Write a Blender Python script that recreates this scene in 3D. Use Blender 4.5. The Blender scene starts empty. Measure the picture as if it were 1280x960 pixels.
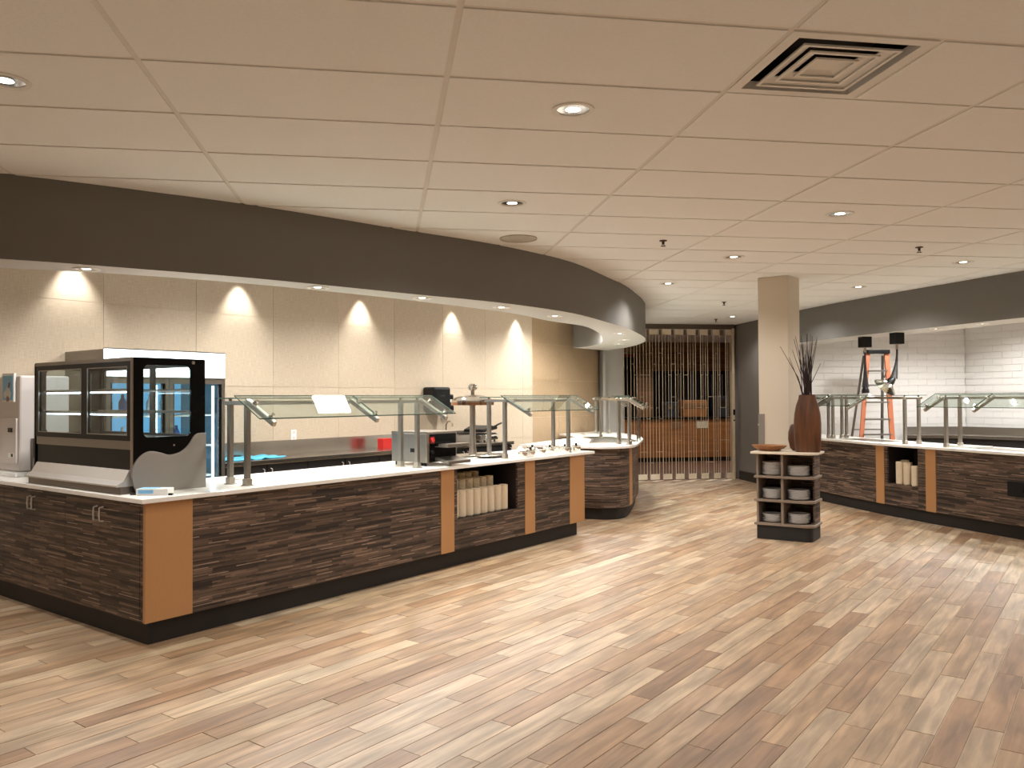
import bpy, bmesh, math, random
from mathutils import Vector, Matrix
random.seed(7)
PI = math.pi
scene = bpy.context.scene
COL = scene.collection

# ------------------------------------------------------------------ camera
F, YAW, PITCH, ROLL, H = 1013.0, 0.15554, 0.01725, -0.0052, 1.514
C = 2.8544          # ceiling height
B = 2.35            # underside of the bulkheads
T = 0.912           # counter top height
fw = Vector((math.sin(YAW)*math.cos(PITCH), math.cos(YAW)*math.cos(PITCH), math.sin(PITCH)))
r0 = Vector((math.cos(YAW), -math.sin(YAW), 0)); u0 = r0.cross(fw)
rr = r0*math.cos(ROLL) + u0*math.sin(ROLL); uu = -r0*math.sin(ROLL) + u0*math.cos(ROLL)
cam = bpy.data.objects.new('camera', bpy.data.cameras.new('camera')); COL.objects.link(cam)
cam.matrix_world = Matrix(((rr.x, uu.x, -fw.x, 0), (rr.y, uu.y, -fw.y, 0), (rr.z, uu.z, -fw.z, H), (0, 0, 0, 1)))
cam.data.sensor_width = 36; cam.data.lens = 36*F/1280; cam.data.clip_start = 0.05; cam.data.clip_end = 100
scene.camera = cam

# ------------------------------------------------------------------ world, exposure
world = bpy.data.worlds.new('world'); scene.world = world; world.use_nodes = True
world.node_tree.nodes['Background'].inputs[0].default_value = (1.0, 0.82, 0.66, 1)
world.node_tree.nodes['Background'].inputs[1].default_value = 0.02
scene.view_settings.view_transform = 'Standard'; scene.view_settings.look = 'None'
scene.view_settings.exposure = -0.33; scene.view_settings.gamma = 1.0; scene.view_settings.use_curve_mapping = False
MAIN_W, BEAM_W, WASH_W, KIT_W, KITR_W, REAR_W = 73, 130, 80, 215, 220, 110
WARM, NEUT, COOL = (1.0, 0.965, 0.925), (1.0, 0.975, 0.935), (1.0, 0.985, 0.96)

def spot(name, loc, power, col, size=130, blend=0.6, radius=0.06, aim=None):
    l = bpy.data.lights.new(name, 'SPOT'); l.energy = power; l.color = col
    l.spot_size = math.radians(size); l.spot_blend = blend; l.shadow_soft_size = radius
    o = bpy.data.objects.new(name, l); COL.objects.link(o); o.location = loc
    if aim is not None:
        o.rotation_euler = (Vector(aim)-Vector(loc)).to_track_quat('-Z', 'Y').to_euler()
    return o

# ------------------------------------------------------------------ plan helpers
def ray(x, y): return fw + rr*((x-640)/F) - uu*((y-480)/F)
def at(x, y, z):
    d = ray(x, y); t = (z-H)/d.z; return (d.x*t, d.y*t)
O = Vector((-1.451, 5.326)); EV = Vector((.716, .698)).normalized(); WV = Vector((-EV.y, EV.x))
ANG = math.atan2(EV.y, EV.x)
def W(s, t): q = O + EV*s + WV*t; return (q.x, q.y)

# ------------------------------------------------------------------ materials
def lin(c):
    return tuple(((v/255)/12.92 if v/255 <= .04045 else ((v/255+.055)/1.055)**2.4) for v in c) + (1,)
MATS = {}
def mat(name, col, rough=.6, metal=0, emit=None, es=0, noise=0, nscale=20, bump=0, spec=None, coat=0, stretch=None):
    m = bpy.data.materials.new(name); m.use_nodes = True; nt = m.node_tree; b = nt.nodes['Principled BSDF']
    b.inputs['Base Color'].default_value = lin(col); b.inputs['Roughness'].default_value = rough
    b.inputs['Metallic'].default_value = metal
    if spec is not None: b.inputs['Specular IOR Level'].default_value = spec
    if coat: b.inputs['Coat Weight'].default_value = coat; b.inputs['Coat Roughness'].default_value = .1
    if emit: b.inputs['Emission Color'].default_value = lin(emit); b.inputs['Emission Strength'].default_value = es
    if noise or bump:
        tc = nt.nodes.new('ShaderNodeTexCoord'); mp = nt.nodes.new('ShaderNodeMapping'); n = nt.nodes.new('ShaderNodeTexNoise')
        nt.links.new(tc.outputs['Object'], mp.inputs[0]); nt.links.new(mp.outputs[0], n.inputs['Vector'])
        if stretch: mp.inputs['Scale'].default_value = stretch
        n.inputs['Scale'].default_value = nscale; n.inputs['Detail'].default_value = 5
        if noise:
            mx = nt.nodes.new('ShaderNodeMix'); mx.data_type = 'RGBA'; mx.blend_type = 'MULTIPLY'; mx.inputs[0].default_value = 1
            cr = nt.nodes.new('ShaderNodeMapRange'); cr.inputs[1].default_value = .3; cr.inputs[2].default_value = .7
            cr.inputs[3].default_value = 1-noise; cr.inputs[4].default_value = 1
            nt.links.new(n.outputs[0], cr.inputs[0]); mx.inputs[6].default_value = lin(col)
            nt.links.new(cr.outputs[0], mx.inputs[7]); nt.links.new(mx.outputs[2], b.inputs['Base Color'])
        if bump:
            bp = nt.nodes.new('ShaderNodeBump'); bp.inputs['Strength'].default_value = bump; bp.inputs['Distance'].default_value = .01
            nt.links.new(n.outputs[0], bp.inputs['Height']); nt.links.new(bp.outputs[0], b.inputs['Normal'])
    MATS[name] = m; return m

def glassmat(name, tint, refl=.10):
    m = bpy.data.materials.new(name); m.use_nodes = True; nt = m.node_tree; nt.nodes.clear()
    out = nt.nodes.new('ShaderNodeOutputMaterial'); mx = nt.nodes.new('ShaderNodeMixShader')
    tr = nt.nodes.new('ShaderNodeBsdfTransparent'); gl = nt.nodes.new('ShaderNodeBsdfGlossy'); gl.inputs['Roughness'].default_value = .02
    tr.inputs[0].default_value = tint; lw = nt.nodes.new('ShaderNodeLayerWeight'); pw = nt.nodes.new('ShaderNodeMath'); pw.operation = 'POWER'; pw.inputs[1].default_value = 4.5
    mul = nt.nodes.new('ShaderNodeMath'); mul.operation = 'MULTIPLY_ADD'; mul.inputs[1].default_value = .9; mul.inputs[2].default_value = refl*.1
    nt.links.new(lw.outputs['Facing'], pw.inputs[0]); nt.links.new(pw.outputs[0], mul.inputs[0]); nt.links.new(mul.outputs[0], mx.inputs[0])
    nt.links.new(tr.outputs[0], mx.inputs[1]); nt.links.new(gl.outputs[0], mx.inputs[2]); nt.links.new(mx.outputs[0], out.inputs[0])
    MATS[name] = m; return m

def plank_mat(name, island):
    """wood-look porcelain plank: every plank its own tone, grain running lengthwise"""
    m = bpy.data.materials.new(name); m.use_nodes = True; nt = m.node_tree; b = nt.nodes['Principled BSDF']; N = nt.nodes.new; L = nt.links.new
    tc = N('ShaderNodeTexCoord')
    if island: rn = N('ShaderNodeNewGeometry'); rout = rn.outputs['Random Per Island']
    else: rn = N('ShaderNodeObjectInfo'); rout = rn.outputs['Random']
    ml = N('ShaderNodeMath'); ml.operation = 'MULTIPLY'; ml.inputs[1].default_value = 97.0; L(rout, ml.inputs[0])
    add = N('ShaderNodeVectorMath'); add.operation = 'ADD'; L(tc.outputs['Object'], add.inputs[0])
    cmb = N('ShaderNodeCombineXYZ')
    for i in range(3): L(ml.outputs[0], cmb.inputs[i])
    L(cmb.outputs[0], add.inputs[1])
    mp = N('ShaderNodeMapping'); mp.inputs['Scale'].default_value = (2.4, 26, 1); L(add.outputs[0], mp.inputs[0])
    n1 = N('ShaderNodeTexNoise'); n1.inputs['Scale'].default_value = 1.0; n1.inputs['Detail'].default_value = 7; n1.inputs['Distortion'].default_value = .6; L(mp.outputs[0], n1.inputs['Vector'])
    mp2 = N('ShaderNodeMapping'); mp2.inputs['Scale'].default_value = (2.2, 7, 1); L(add.outputs[0], mp2.inputs[0])
    n2 = N('ShaderNodeTexNoise'); n2.inputs['Scale'].default_value = 1.0; n2.inputs['Detail'].default_value = 4; L(mp2.outputs[0], n2.inputs['Vector'])
    cr = N('ShaderNodeValToRGB'); L(rout, cr.inputs[0]); e = cr.color_ramp.elements
    e[0].position = 0; e[0].color = lin((142, 110, 82)); e[1].position = 1; e[1].color = lin((180, 157, 131))
    for p_, c_ in ((.18, (154, 122, 92)), (.4, (168, 143, 116)), (.62, (164, 134, 103)), (.8, (174, 150, 122))):
        q = e.new(p_); q.color = lin(c_)
    mr = N('ShaderNodeMapRange'); mr.inputs[1].default_value = .35; mr.inputs[2].default_value = .68; mr.inputs[3].default_value = .66; mr.inputs[4].default_value = 1.12; L(n1.outputs[0], mr.inputs[0])
    mr2 = N('ShaderNodeMapRange'); mr2.inputs[1].default_value = .35; mr2.inputs[2].default_value = .65; mr2.inputs[3].default_value = .76; mr2.inputs[4].default_value = 1.12; L(n2.outputs[0], mr2.inputs[0])
    mm = N('ShaderNodeMath'); mm.operation = 'MULTIPLY'; L(mr.outputs[0], mm.inputs[0]); L(mr2.outputs[0], mm.inputs[1])
    mx = N('ShaderNodeMix'); mx.data_type = 'RGBA'; mx.blend_type = 'MULTIPLY'; mx.inputs[0].default_value = 1; mx.clamp_result = False
    L(cr.outputs[0], mx.inputs[6]); L(mm.outputs[0], mx.inputs[7]); L(mx.outputs[2], b.inputs['Base Color'])
    b.inputs['Roughness'].default_value = .42
    bp = N('ShaderNodeBump'); bp.inputs['Strength'].default_value = .12; bp.inputs['Distance'].default_value = .004; L(n1.outputs[0], bp.inputs['Height']); L(bp.outputs[0], b.inputs['Normal'])
    MATS[name] = m; return m

def laminate_mat(name):
    """printed laminate of short dark wood strips, UVs in metres"""
    m = bpy.data.materials.new(name); m.use_nodes = True; nt = m.node_tree; b = nt.nodes['Principled BSDF']; N = nt.nodes.new; L = nt.links.new
    uv = N('ShaderNodeUVMap')
    def bricks(w, h, off, c1, c2, sx):
        mp = N('ShaderNodeMapping'); mp.inputs['Location'].default_value = (sx, .003, 0); L(uv.outputs[0], mp.inputs[0])
        t = N('ShaderNodeTexBrick'); t.offset = off; t.offset_frequency = 3; t.squash = .62; t.squash_frequency = 2
        t.inputs['Scale'].default_value = 1; t.inputs['Mortar Size'].default_value = .0; t.inputs['Brick Width'].default_value = w; t.inputs['Row Height'].default_value = h
        t.inputs['Bias'].default_value = 0; t.inputs['Color1'].default_value = c1; t.inputs['Color2'].default_value = c2
        L(mp.outputs[0], t.inputs['Vector']); return t
    a = bricks(.41, .0165, .37, lin((32, 21, 17)), lin((112, 91, 76)), 0)
    c = bricks(.27, .0085, .61, (.22, .21, .20, 1), (1.45, 1.4, 1.35, 1), 3.3)
    mx = N('ShaderNodeMix'); mx.data_type = 'RGBA'; mx.blend_type = 'MULTIPLY'; mx.inputs[0].default_value = .85; mx.clamp_result = False
    L(a.outputs[0], mx.inputs[6]); L(c.outputs[0], mx.inputs[7])
    hl = bricks(.24, .026, .45, (0, 0, 0, 1), (1, 1, 1, 1), 1.7)      # a few pale hairline strips
    g = N('ShaderNodeMath'); g.operation = 'GREATER_THAN'; g.inputs[1].default_value = .80; L(hl.outputs[0], g.inputs[0])
    sep = N('ShaderNodeSeparateXYZ'); L(uv.outputs[0], sep.inputs[0])
    md = N('ShaderNodeMath'); md.operation = 'MODULO'; md.inputs[1].default_value = .026; L(sep.outputs[1], md.inputs[0])
    lt = N('ShaderNodeMath'); lt.operation = 'LESS_THAN'; lt.inputs[1].default_value = .006; L(md.outputs[0], lt.inputs[0])
    gm = N('ShaderNodeMath'); gm.operation = 'MULTIPLY'; L(g.outputs[0], gm.inputs[0]); L(lt.outputs[0], gm.inputs[1])
    m2 = N('ShaderNodeMix'); m2.data_type = 'RGBA'; L(gm.outputs[0], m2.inputs[0]); L(mx.outputs[2], m2.inputs[6]); m2.inputs[7].default_value = lin((146, 124, 106))
    mp = N('ShaderNodeMapping'); mp.inputs['Scale'].default_value = (6, 160, 1); L(uv.outputs[0], mp.inputs[0])
    n = N('ShaderNodeTexNoise'); n.inputs['Scale'].default_value = 1; n.inputs['Detail'].default_value = 4; L(mp.outputs[0], n.inputs['Vector'])
    mr = N('ShaderNodeMapRange'); mr.inputs[1].default_value = .3; mr.inputs[2].default_value = .7; mr.inputs[3].default_value = .7; mr.inputs[4].default_value = 1.15; L(n.outputs[0], mr.inputs[0])
    m3 = N('ShaderNodeMix'); m3.data_type = 'RGBA'; m3.blend_type = 'MULTIPLY'; m3.inputs[0].default_value = 1; m3.clamp_result = False
    L(m2.outputs[2], m3.inputs[6]); L(mr.outputs[0], m3.inputs[7]); L(m3.outputs[2], b.inputs['Base Color'])
    b.inputs['Roughness'].default_value = .55
    MATS[name] = m; return m

def linen_tile(name, c):
    m = bpy.data.materials.new(name); m.use_nodes = True; nt = m.node_tree; b = nt.nodes['Principled BSDF']; N = nt.nodes.new; L = nt.links.new
    tc = N('ShaderNodeTexCoord'); oi = N('ShaderNodeObjectInfo')
    outs = []
    for sc in ((14, 14, 260), (220, 220, 10)):
        mp = N('ShaderNodeMapping'); mp.inputs['Scale'].default_value = sc; L(tc.outputs['Object'], mp.inputs[0])
        n = N('ShaderNodeTexNoise'); n.inputs['Scale'].default_value = 1; n.inputs['Detail'].default_value = 3; L(mp.outputs[0], n.inputs['Vector']); outs.append(n.outputs[0])
    ad = N('ShaderNodeMath'); ad.operation = 'ADD'; L(outs[0], ad.inputs[0]); L(outs[1], ad.inputs[1])
    mr = N('ShaderNodeMapRange'); mr.inputs[1].default_value = .75; mr.inputs[2].default_value = 1.25; mr.inputs[3].default_value = .80; mr.inputs[4].default_value = 1.05; L(ad.outputs[0], mr.inputs[0])
    m2 = N('ShaderNodeMapRange'); m2.inputs[3].default_value = .96; m2.inputs[4].default_value = 1.03; L(oi.outputs['Random'], m2.inputs[0])
    mm = N('ShaderNodeMath'); mm.operation = 'MULTIPLY'; L(mr.outputs[0], mm.inputs[0]); L(m2.outputs[0], mm.inputs[1])
    mx = N('ShaderNodeMix'); mx.data_type = 'RGBA'; mx.blend_type = 'MULTIPLY'; mx.inputs[0].default_value = 1; mx.inputs[6].default_value = lin(c); mx.clamp_result = False
    L(mm.outputs[0], mx.inputs[7]); L(mx.outputs[2], b.inputs['Base Color']); b.inputs['Roughness'].default_value = .5
    MATS[name] = m; return m

def grain_mat(name, c1, c2, scale=(3, 3, 40), rough=.45):
    m = bpy.data.materials.new(name); m.use_nodes = True; nt = m.node_tree; b = nt.nodes['Principled BSDF']; N = nt.nodes.new; L = nt.links.new
    tc = N('ShaderNodeTexCoord'); mp = N('ShaderNodeMapping'); mp.inputs['Scale'].default_value = scale; L(tc.outputs['Object'], mp.inputs[0])
    n = N('ShaderNodeTexNoise'); n.inputs['Scale'].default_value = 1; n.inputs['Detail'].default_value = 6; n.inputs['Distortion'].default_value = 1.2; L(mp.outputs[0], n.inputs['Vector'])
    cr = N('ShaderNodeValToRGB'); cr.color_ramp.elements[0].position = .35; cr.color_ramp.elements[1].position = .65
    cr.color_ramp.elements[0].color = lin(c1); cr.color_ramp.elements[1].color = lin(c2); L(n.outputs[0], cr.inputs[0])
    L(cr.outputs[0], b.inputs['Base Color']); b.inputs['Roughness'].default_value = rough
    MATS[name] = m; return m

plank_mat('plank', False); plank_mat('plank_far', True); laminate_mat('laminate')
mat('grout', (214, 196, 170), .8)
mat('rear_floor', (92, 62, 46), .5)
mat('ceiling_tile', (243, 243, 242), .92, noise=.03, nscale=60, bump=.15)
mat('t_bar', (226, 222, 216), .6)
mat('ceiling_back', (60, 52, 45), .9)
mat('bulk_grey', (116, 114, 109), .75, noise=.04, nscale=8)
mat('bulk_under', (198, 195, 190), .8)
mat('kitchen_ceiling', (215, 208, 198), .9)
mat('wall_paint', (112, 106, 100), .85)
mat('cream_paint', (214, 203, 185), .85)
mat('pale_grey_paint', (175, 172, 166), .8)
mat('beige_wall', (238, 232, 222), .9)
linen_tile('linen', (196, 180, 158)); linen_tile('linen_unlit', (180, 155, 124))  # second is the same tile, its lack of wash light put into the colour
mat('tile_grout', (205, 190, 168), .9)
mat('white_tile', (224, 222, 218), .25); mat('white_grout', (214, 212, 208), .8)
mat('quartz', (236, 232, 226), .18, noise=.05, nscale=120)
mat('quartz_dim', (228, 215, 196), .3)
mat('orange_panel', (176, 128, 82), .5, noise=.06, nscale=30, stretch=(8, 8, 1))
mat('toe_black', (22, 17, 15), .6); mat('black', (11, 11, 12), .4, spec=.3); mat('black_gloss', (5, 5, 6), .18, spec=.25)
mat('niche_black', (30, 20, 20), .6); mat('cabinet_black', (24, 20, 20), .5)
mat('steel', (176, 168, 158), .28, 1); mat('steel_dark', (120, 112, 104), .33, 1); mat('chrome', (225, 220, 214), .08, 1)
mat('brushed', (150, 144, 136), .4, 1, noise=.08, nscale=30, stretch=(1, 1, 30)); mat('silver_paint', (140, 134, 127), .45, .3); mat('fascia', (205, 200, 194), .3, .5)
mat('worktop_steel', (190, 184, 176), .22, 1)
glassmat('glass', (.90, .955, .93, 1), .5); glassmat('clear_glass', (.93, .97, .97, 1), .4)
mat('glass_edge', (62, 84, 74), .2)
mat('white', (232, 230, 226), .5); mat('white_plastic', (206, 198, 194), .4); mat('paper', (222, 206, 180), .8, noise=.06, nscale=40)
mat('paper_print', (216, 200, 170), .8, noise=.3, nscale=60)
mat('red', (190, 32, 28), .4); mat('dark_red', (120, 20, 20), .3); mat('blue_cloth', (70, 160, 190), .8)
mat('ladder_orange', (178, 104, 70), .5); mat('ladder_metal', (128, 124, 118), .4, .7)
mat('panel_glow', (255, 255, 255), .5, emit=(255, 252, 244), es=16); mat('led', (255, 255, 255), .5, emit=(225, 242, 255), es=9); mat('header_led', (255, 255, 255), .5, emit=(240, 248, 255), es=3.2)
mat('lamp_glow', (255, 255, 255), .5, emit=(255, 244, 225), es=14); mat('fridge_glow', (90, 150, 190), .5, emit=(120, 190, 235), es=1.2)
mat('fridge_inside', (130, 175, 200), .5); mat('product_blue', (40, 90, 170), .4); mat('product_white', (220, 226, 230), .4); mat('product_green', (90, 140, 90), .4); mat('product_yellow', (200, 190, 60), .4)
mat('plate', (232, 230, 228), .2, .25); mat('speaker_grille', (190, 180, 166), .8, noise=.2, nscale=400)
grain_mat('vase_wood', (66, 37, 20), (104, 63, 35), (14, 14, 1.6)); grain_mat('tray_wood', (120, 74, 40), (164, 108, 62), (3, 9, 9))
grain_mat('rear_wood', (104, 70, 42), (140, 98, 62), (1.2, 1, 26), .5); grain_mat('rear_counter_wood', (138, 86, 46), (162, 104, 56), (1, 1, 12), .35)
mat('stick', (46, 26, 24), .7); mat('stand_grey', (128, 112, 98), .5); mat('brown', (96, 62, 42), .6)
mat('track_brown', (84, 70, 60), .5); mat('gate_metal', (214, 196, 168), .45, .35); mat('gate_panel', (216, 202, 178), .5)
mat('window_black', (12, 13, 16), .12); mat('equipment', (70, 76, 84), .3, .6); mat('sprinkler', (70, 55, 45), .4, .7)
mat('vent_paint', (234, 232, 228), .6); mat('picture_blue', (120, 180, 220), .4); mat('baseboard', (20, 16, 15), .5)
mat('handle_metal', (205, 196, 184), .35, .4); mat('coil', (30, 26, 26), .5); mat('rim_reflect', (200, 150, 120), .15, 1); mat('skin_brown', (150, 84, 60), .5)

# ------------------------------------------------------------------ mesh builder
class MB:
    def __init__(s): s.v = []; s.f = []; s.m = []; s.uv = {}
    def add(s, vs, fs, mi=0):
        o = len(s.v); s.v += [tuple(v) for v in vs]; s.f += [tuple(o+i for i in f) for f in fs]; s.m += [mi]*len(fs); return s
    def box(s, x0, x1, y0, y1, z0, z1, mi=0):
        v = [(x, y, z) for z in (z0, z1) for y in (y0, y1) for x in (x0, x1)]
        return s.add(v, [(0, 2, 3, 1), (4, 5, 7, 6), (0, 1, 5, 4), (2, 6, 7, 3), (0, 4, 6, 2), (1, 3, 7, 5)], mi)
    def prism(s, poly, z0, z1, mi=0, fn=None):
        fn = fn or (lambda a, b, h: (a, b, h)); n = len(poly)
        v = [fn(a, b, z0) for a, b in poly] + [fn(a, b, z1) for a, b in poly]
        return s.add(v, [tuple(range(n-1, -1, -1)), tuple(range(n, 2*n))] + [(i, (i+1) % n, n+(i+1) % n, n+i) for i in range(n)], mi)
    def ring(s, outer, inner, z0, z1, mi=0, fn=None):
        fn = fn or (lambda a, b, h: (a, b, h)); n = len(outer)
        v = [fn(a, b, z0) for a, b in outer] + [fn(a, b, z0) for a, b in inner] + [fn(a, b, z1) for a, b in outer] + [fn(a, b, z1) for a, b in inner]
        fs = []
        for i in range(n):
            j = (i+1) % n
            fs += [(i, j, n+j, n+i), (2*n+i, 3*n+i, 3*n+j, 2*n+j), (i, 2*n+i, 2*n+j, j), (n+i, n+j, 3*n+j, 3*n+i)]
        return s.add(v, fs, mi)
    def cyl(s, p0, p1, ra, rb=None, n=12, mi=0):
        rb = ra if rb is None else rb; p0, p1 = Vector(p0), Vector(p1); d = (p1-p0).normalized()
        a = d.orthogonal().normalized(); b = d.cross(a)
        v = [p0+(a*math.cos(2*PI*i/n)+b*math.sin(2*PI*i/n))*ra for i in range(n)] + [p1+(a*math.cos(2*PI*i/n)+b*math.sin(2*PI*i/n))*rb for i in range(n)]
        return s.add(v, [tuple(range(n-1, -1, -1)), tuple(range(n, 2*n))] + [(i, (i+1) % n, n+(i+1) % n, n+i) for i in range(n)], mi)
    def bar(s, p0, p1, w, h, mi=0, up=(0, 0, 1)):
        """rectangular bar from p0 to p1"""
        p0, p1 = Vector(p0), Vector(p1); d = (p1-p0).normalized(); side = d.cross(Vector(up))
        if side.length < 1e-4: side = d.cross(Vector((1, 0, 0)))
        side.normalize(); u = side.cross(d)
        v = [p+side*a*w/2+u*b*h/2 for p in (p0, p1) for a, b in ((-1, -1), (1, -1), (1, 1), (-1, 1))]
        return s.add(v, [(0, 3, 2, 1), (4, 5, 6, 7), (0, 1, 5, 4), (1, 2, 6, 5), (2, 3, 7, 6), (3, 0, 4, 7)], mi)
    def lathe(s, prof, cx=0, cy=0, n=24, mi=0, sx=1, sy=1):
        v = []; fs = []; k = len(prof)
        for r, z in prof:
            for i in range(n): v.append((cx+sx*r*math.cos(2*PI*i/n), cy+sy*r*math.sin(2*PI*i/n), z))
        for j in range(k-1):
            for i in range(n): a, b = j*n+i, j*n+(i+1) % n; fs.append((a, b, b+n, a+n))
        if prof[0][0] > 1e-5: fs.append(tuple(range(n-1, -1, -1)))
        if prof[-1][0] > 1e-5: fs.append(tuple((k-1)*n+i for i in range(n)))
        return s.add(v, fs, mi)
    def tube(s, pts, rad, n=8, mi=0):
        P = [Vector(p) for p in pts]; R = rad if isinstance(rad, (list, tuple)) else [rad]*len(P); v = []
        a = None
        for i, p in enumerate(P):
            d = (P[min(i+1, len(P)-1)]-P[max(i-1, 0)]).normalized()
            a = d.orthogonal().normalized() if a is None else (a-d*a.dot(d)).normalized(); b = d.cross(a)
            v += [p+(a*math.cos(2*PI*k/n)+b*math.sin(2*PI*k/n))*R[i] for k in range(n)]
        fs = [(j*n+k, j*n+(k+1) % n, (j+1)*n+(k+1) % n, (j+1)*n+k) for j in range(len(P)-1) for k in range(n)]
        fs += [tuple(range(n-1, -1, -1)), tuple((len(P)-1)*n+k for k in range(n))]
        return s.add(v, fs, mi)
    def ribbon(s, A, Bc, z0, z1, mi=0, mu=None):
        """solid between plan curves A (visible side) and Bc, from z0 to z1; mu = material of the underside"""
        n = len(A); v = [(x, y, z0) for x, y in A] + [(x, y, z0) for x, y in Bc] + [(x, y, z1) for x, y in A] + [(x, y, z1) for x, y in Bc]
        base = len(s.f); L = [0]
        for i in range(n-1): L.append(L[-1] + math.dist(A[i], A[i+1]))
        fs = []
        for i in range(n-1):
            j = i+1
            fs += [(i, j, 2*n+j, 2*n+i), (n+i, 3*n+i, 3*n+j, n+j), (i, n+i, n+j, j), (2*n+i, 2*n+j, 3*n+j, 3*n+i)]
        fs += [(0, 2*n, 3*n, n), (n-1, 2*n-1, 4*n-1, 3*n-1)]
        s.add(v, fs, mi)
        for i in range(n-1):
            s.uv[base+4*i] = [(L[i], z0), (L[i+1], z0), (L[i+1], z1), (L[i], z1)]
            s.uv[base+4*i+1] = [(L[i], z0), (L[i], z1), (L[i+1], z1), (L[i+1], z0)]
            if mu is not None: s.m[base+4*i+2] = mu
        return s
    def build(s, name, mats, parent=None, smooth=False, bevel=0, uv=True, recalc=True, seg=2):
        me = bpy.data.meshes.new(name); me.from_pydata(s.v, [], s.f)
        if isinstance(mats, str): mats = [mats]
        for m in mats: me.materials.append(MATS[m])
        me.polygons.foreach_set('material_index', s.m)
        if uv:
            ul = me.uv_layers.new(name='UVMap')
            for p in me.polygons:
                ov = s.uv.get(p.index); nrm = p.normal
                tg = None
                if ov is None and abs(nrm.z) < .7: tg = Vector((-nrm.y, nrm.x, 0)).normalized()
                for k, li in enumerate(p.loop_indices):
                    co = me.vertices[me.loops[li].vertex_index].co
                    if ov is not None: ul.data[li].uv = ov[k]
                    elif tg is None: ul.data[li].uv = (co.x, co.y)
                    else: ul.data[li].uv = (co.dot(tg), co.z)
        if recalc:
            bm = bmesh.new(); bm.from_mesh(me); bmesh.ops.recalc_face_normals(bm, faces=bm.faces); bm.to_mesh(me); bm.free()
        if smooth:
            me.polygons.foreach_set('use_smooth', [True]*len(me.polygons)); me.set_sharp_from_angle(angle=math.radians(38))
        o = bpy.data.objects.new(name, me); COL.objects.link(o)
        if parent: o.parent = parent
        if bevel:
            md = o.modifiers.new('bevel', 'BEVEL'); md.width = bevel; md.segments = seg; md.limit_method = 'ANGLE'; md.angle_limit = math.radians(40)
        return o

def empty(name, loc=(0, 0, 0), rz=0):
    o = bpy.data.objects.new(name, None); COL.objects.link(o); o.location = loc; o.rotation_euler = (0, 0, rz); o.empty_display_size = .1; return o
def tag(o, label, cat, group=None):
    o['label'] = label; o['category'] = cat
    if group: o['group'] = group
    return o
def struct(o): o['kind'] = 'structure'; return o
def copy_tree(o, parent=None):
    c = o.copy(); COL.objects.link(c); c.parent = parent
    for ch in list(o.children): copy_tree(ch, c)
    return c
def catmull(P, k=6):
    out = []; n = len(P)
    for i in range(n-1):
        p0, p1, p2, p3 = (Vector(P[max(i-1, 0)]), Vector(P[i]), Vector(P[i+1]), Vector(P[min(i+2, n-1)]))
        for j in range(k):
            t = j/k
            q = .5*((2*p1)+(p2-p0)*t+(2*p0-5*p1+4*p2-p3)*t*t+(3*p1-p0-3*p2+p3)*t**3); out.append(tuple(q))
    out.append(tuple(P[-1])); return out
def resample(P, n):
    L = [0]
    for i in range(len(P)-1): L.append(L[-1]+math.dist(P[i], P[i+1]))
    out = []; j = 0
    for k in range(n):
        t = L[-1]*k/(n-1)
        while j < len(L)-2 and L[j+1] < t: j += 1
        f = (t-L[j])/max(L[j+1]-L[j], 1e-9); out.append((P[j][0]+(P[j+1][0]-P[j][0])*f, P[j][1]+(P[j+1][1]-P[j][1])*f))
    return out
def offset_poly(P, d):
    """offset a CCW polygon inwards by d"""
    n = len(P); out = []
    for i in range(n):
        a, b, c = Vector(P[i-1]), Vector(P[i]), Vector(P[(i+1) % n])
        d1 = (b-a).normalized(); d2 = (c-b).normalized(); n1 = Vector((-d1.y, d1.x)); n2 = Vector((-d2.y, d2.x))
        m = (n1+n2); m = m/max(m.length_squared/2, .35); out.append(tuple(b+m*d))
    return out
ORD = ['first', 'second', 'third', 'fourth', 'fifth', 'sixth', 'seventh', 'eighth', 'ninth', 'tenth', 'eleventh', 'twelfth']
#@@STRUCT
# ================================================================== STRUCTURE
def proj(x, y, z):
    d = Vector((x, y, z-H)); k = d.dot(fw)
    if k < .2: return None
    return (640+F*d.dot(rr)/k, 480-F*d.dot(uu)/k, k)

# ---- floor: grout bed with planks on it, laid along the front counter
floor = struct(MB().prism([(-9, -5), (13, -5), (13, 16), (-9, 16)], -.2, -.004).build('floor', 'grout'))
PW, PL, GAP = .122, .90, .0042
pm = MB().box(0, PL-GAP, 0, PW-GAP, -.012, 0); pmesh = pm.build('plank', 'plank', floor); pme = pmesh.data; bpy.data.objects.remove(pmesh)
cand = []
for r in range(-130, 110):
    t = r*PW; off = (r*.37 + random.random()*.25) % 1*PL
    for k in range(-14, 24):
        s = k*PL+off; x, y = W(s+PL/2, t+PW/2)
        if not (-5.5 < x < 9.5 and -.5 < y < 14.1): continue
        q = proj(x, y, 0); a = 0
        if q and q[2] > 1.5 and -60 < q[0] < 1340 and q[1] < 1040: a = 1/q[2]**3
        # under the counters and in the kitchens: never seen
        hid = (0.1 < s and s+PL < 5 and t > .1) or (t > .1 and s > .1 and s < 5)
        if hid: a = 0
        cand.append((a, s, t, x, y))
cand.sort(reverse=True)
for a, s, t, x, y in cand[:300]:
    o = bpy.data.objects.new('plank', pme); COL.objects.link(o); o.parent = floor
    o.location = (*W(s, t), random.uniform(-.0006, .0006)); o.rotation_euler = (0, 0, ANG)
st = MB()
for a, s, t, x, y in cand[300:]: st.box(s, s+PL-GAP, t, t+PW-GAP, -.012, 0)
o = st.build('plank_field', 'plank_far', floor); o.location = (O.x, O.y, 0); o.rotation_euler = (0, 0, ANG); o['kind'] = 'stuff'
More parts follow.
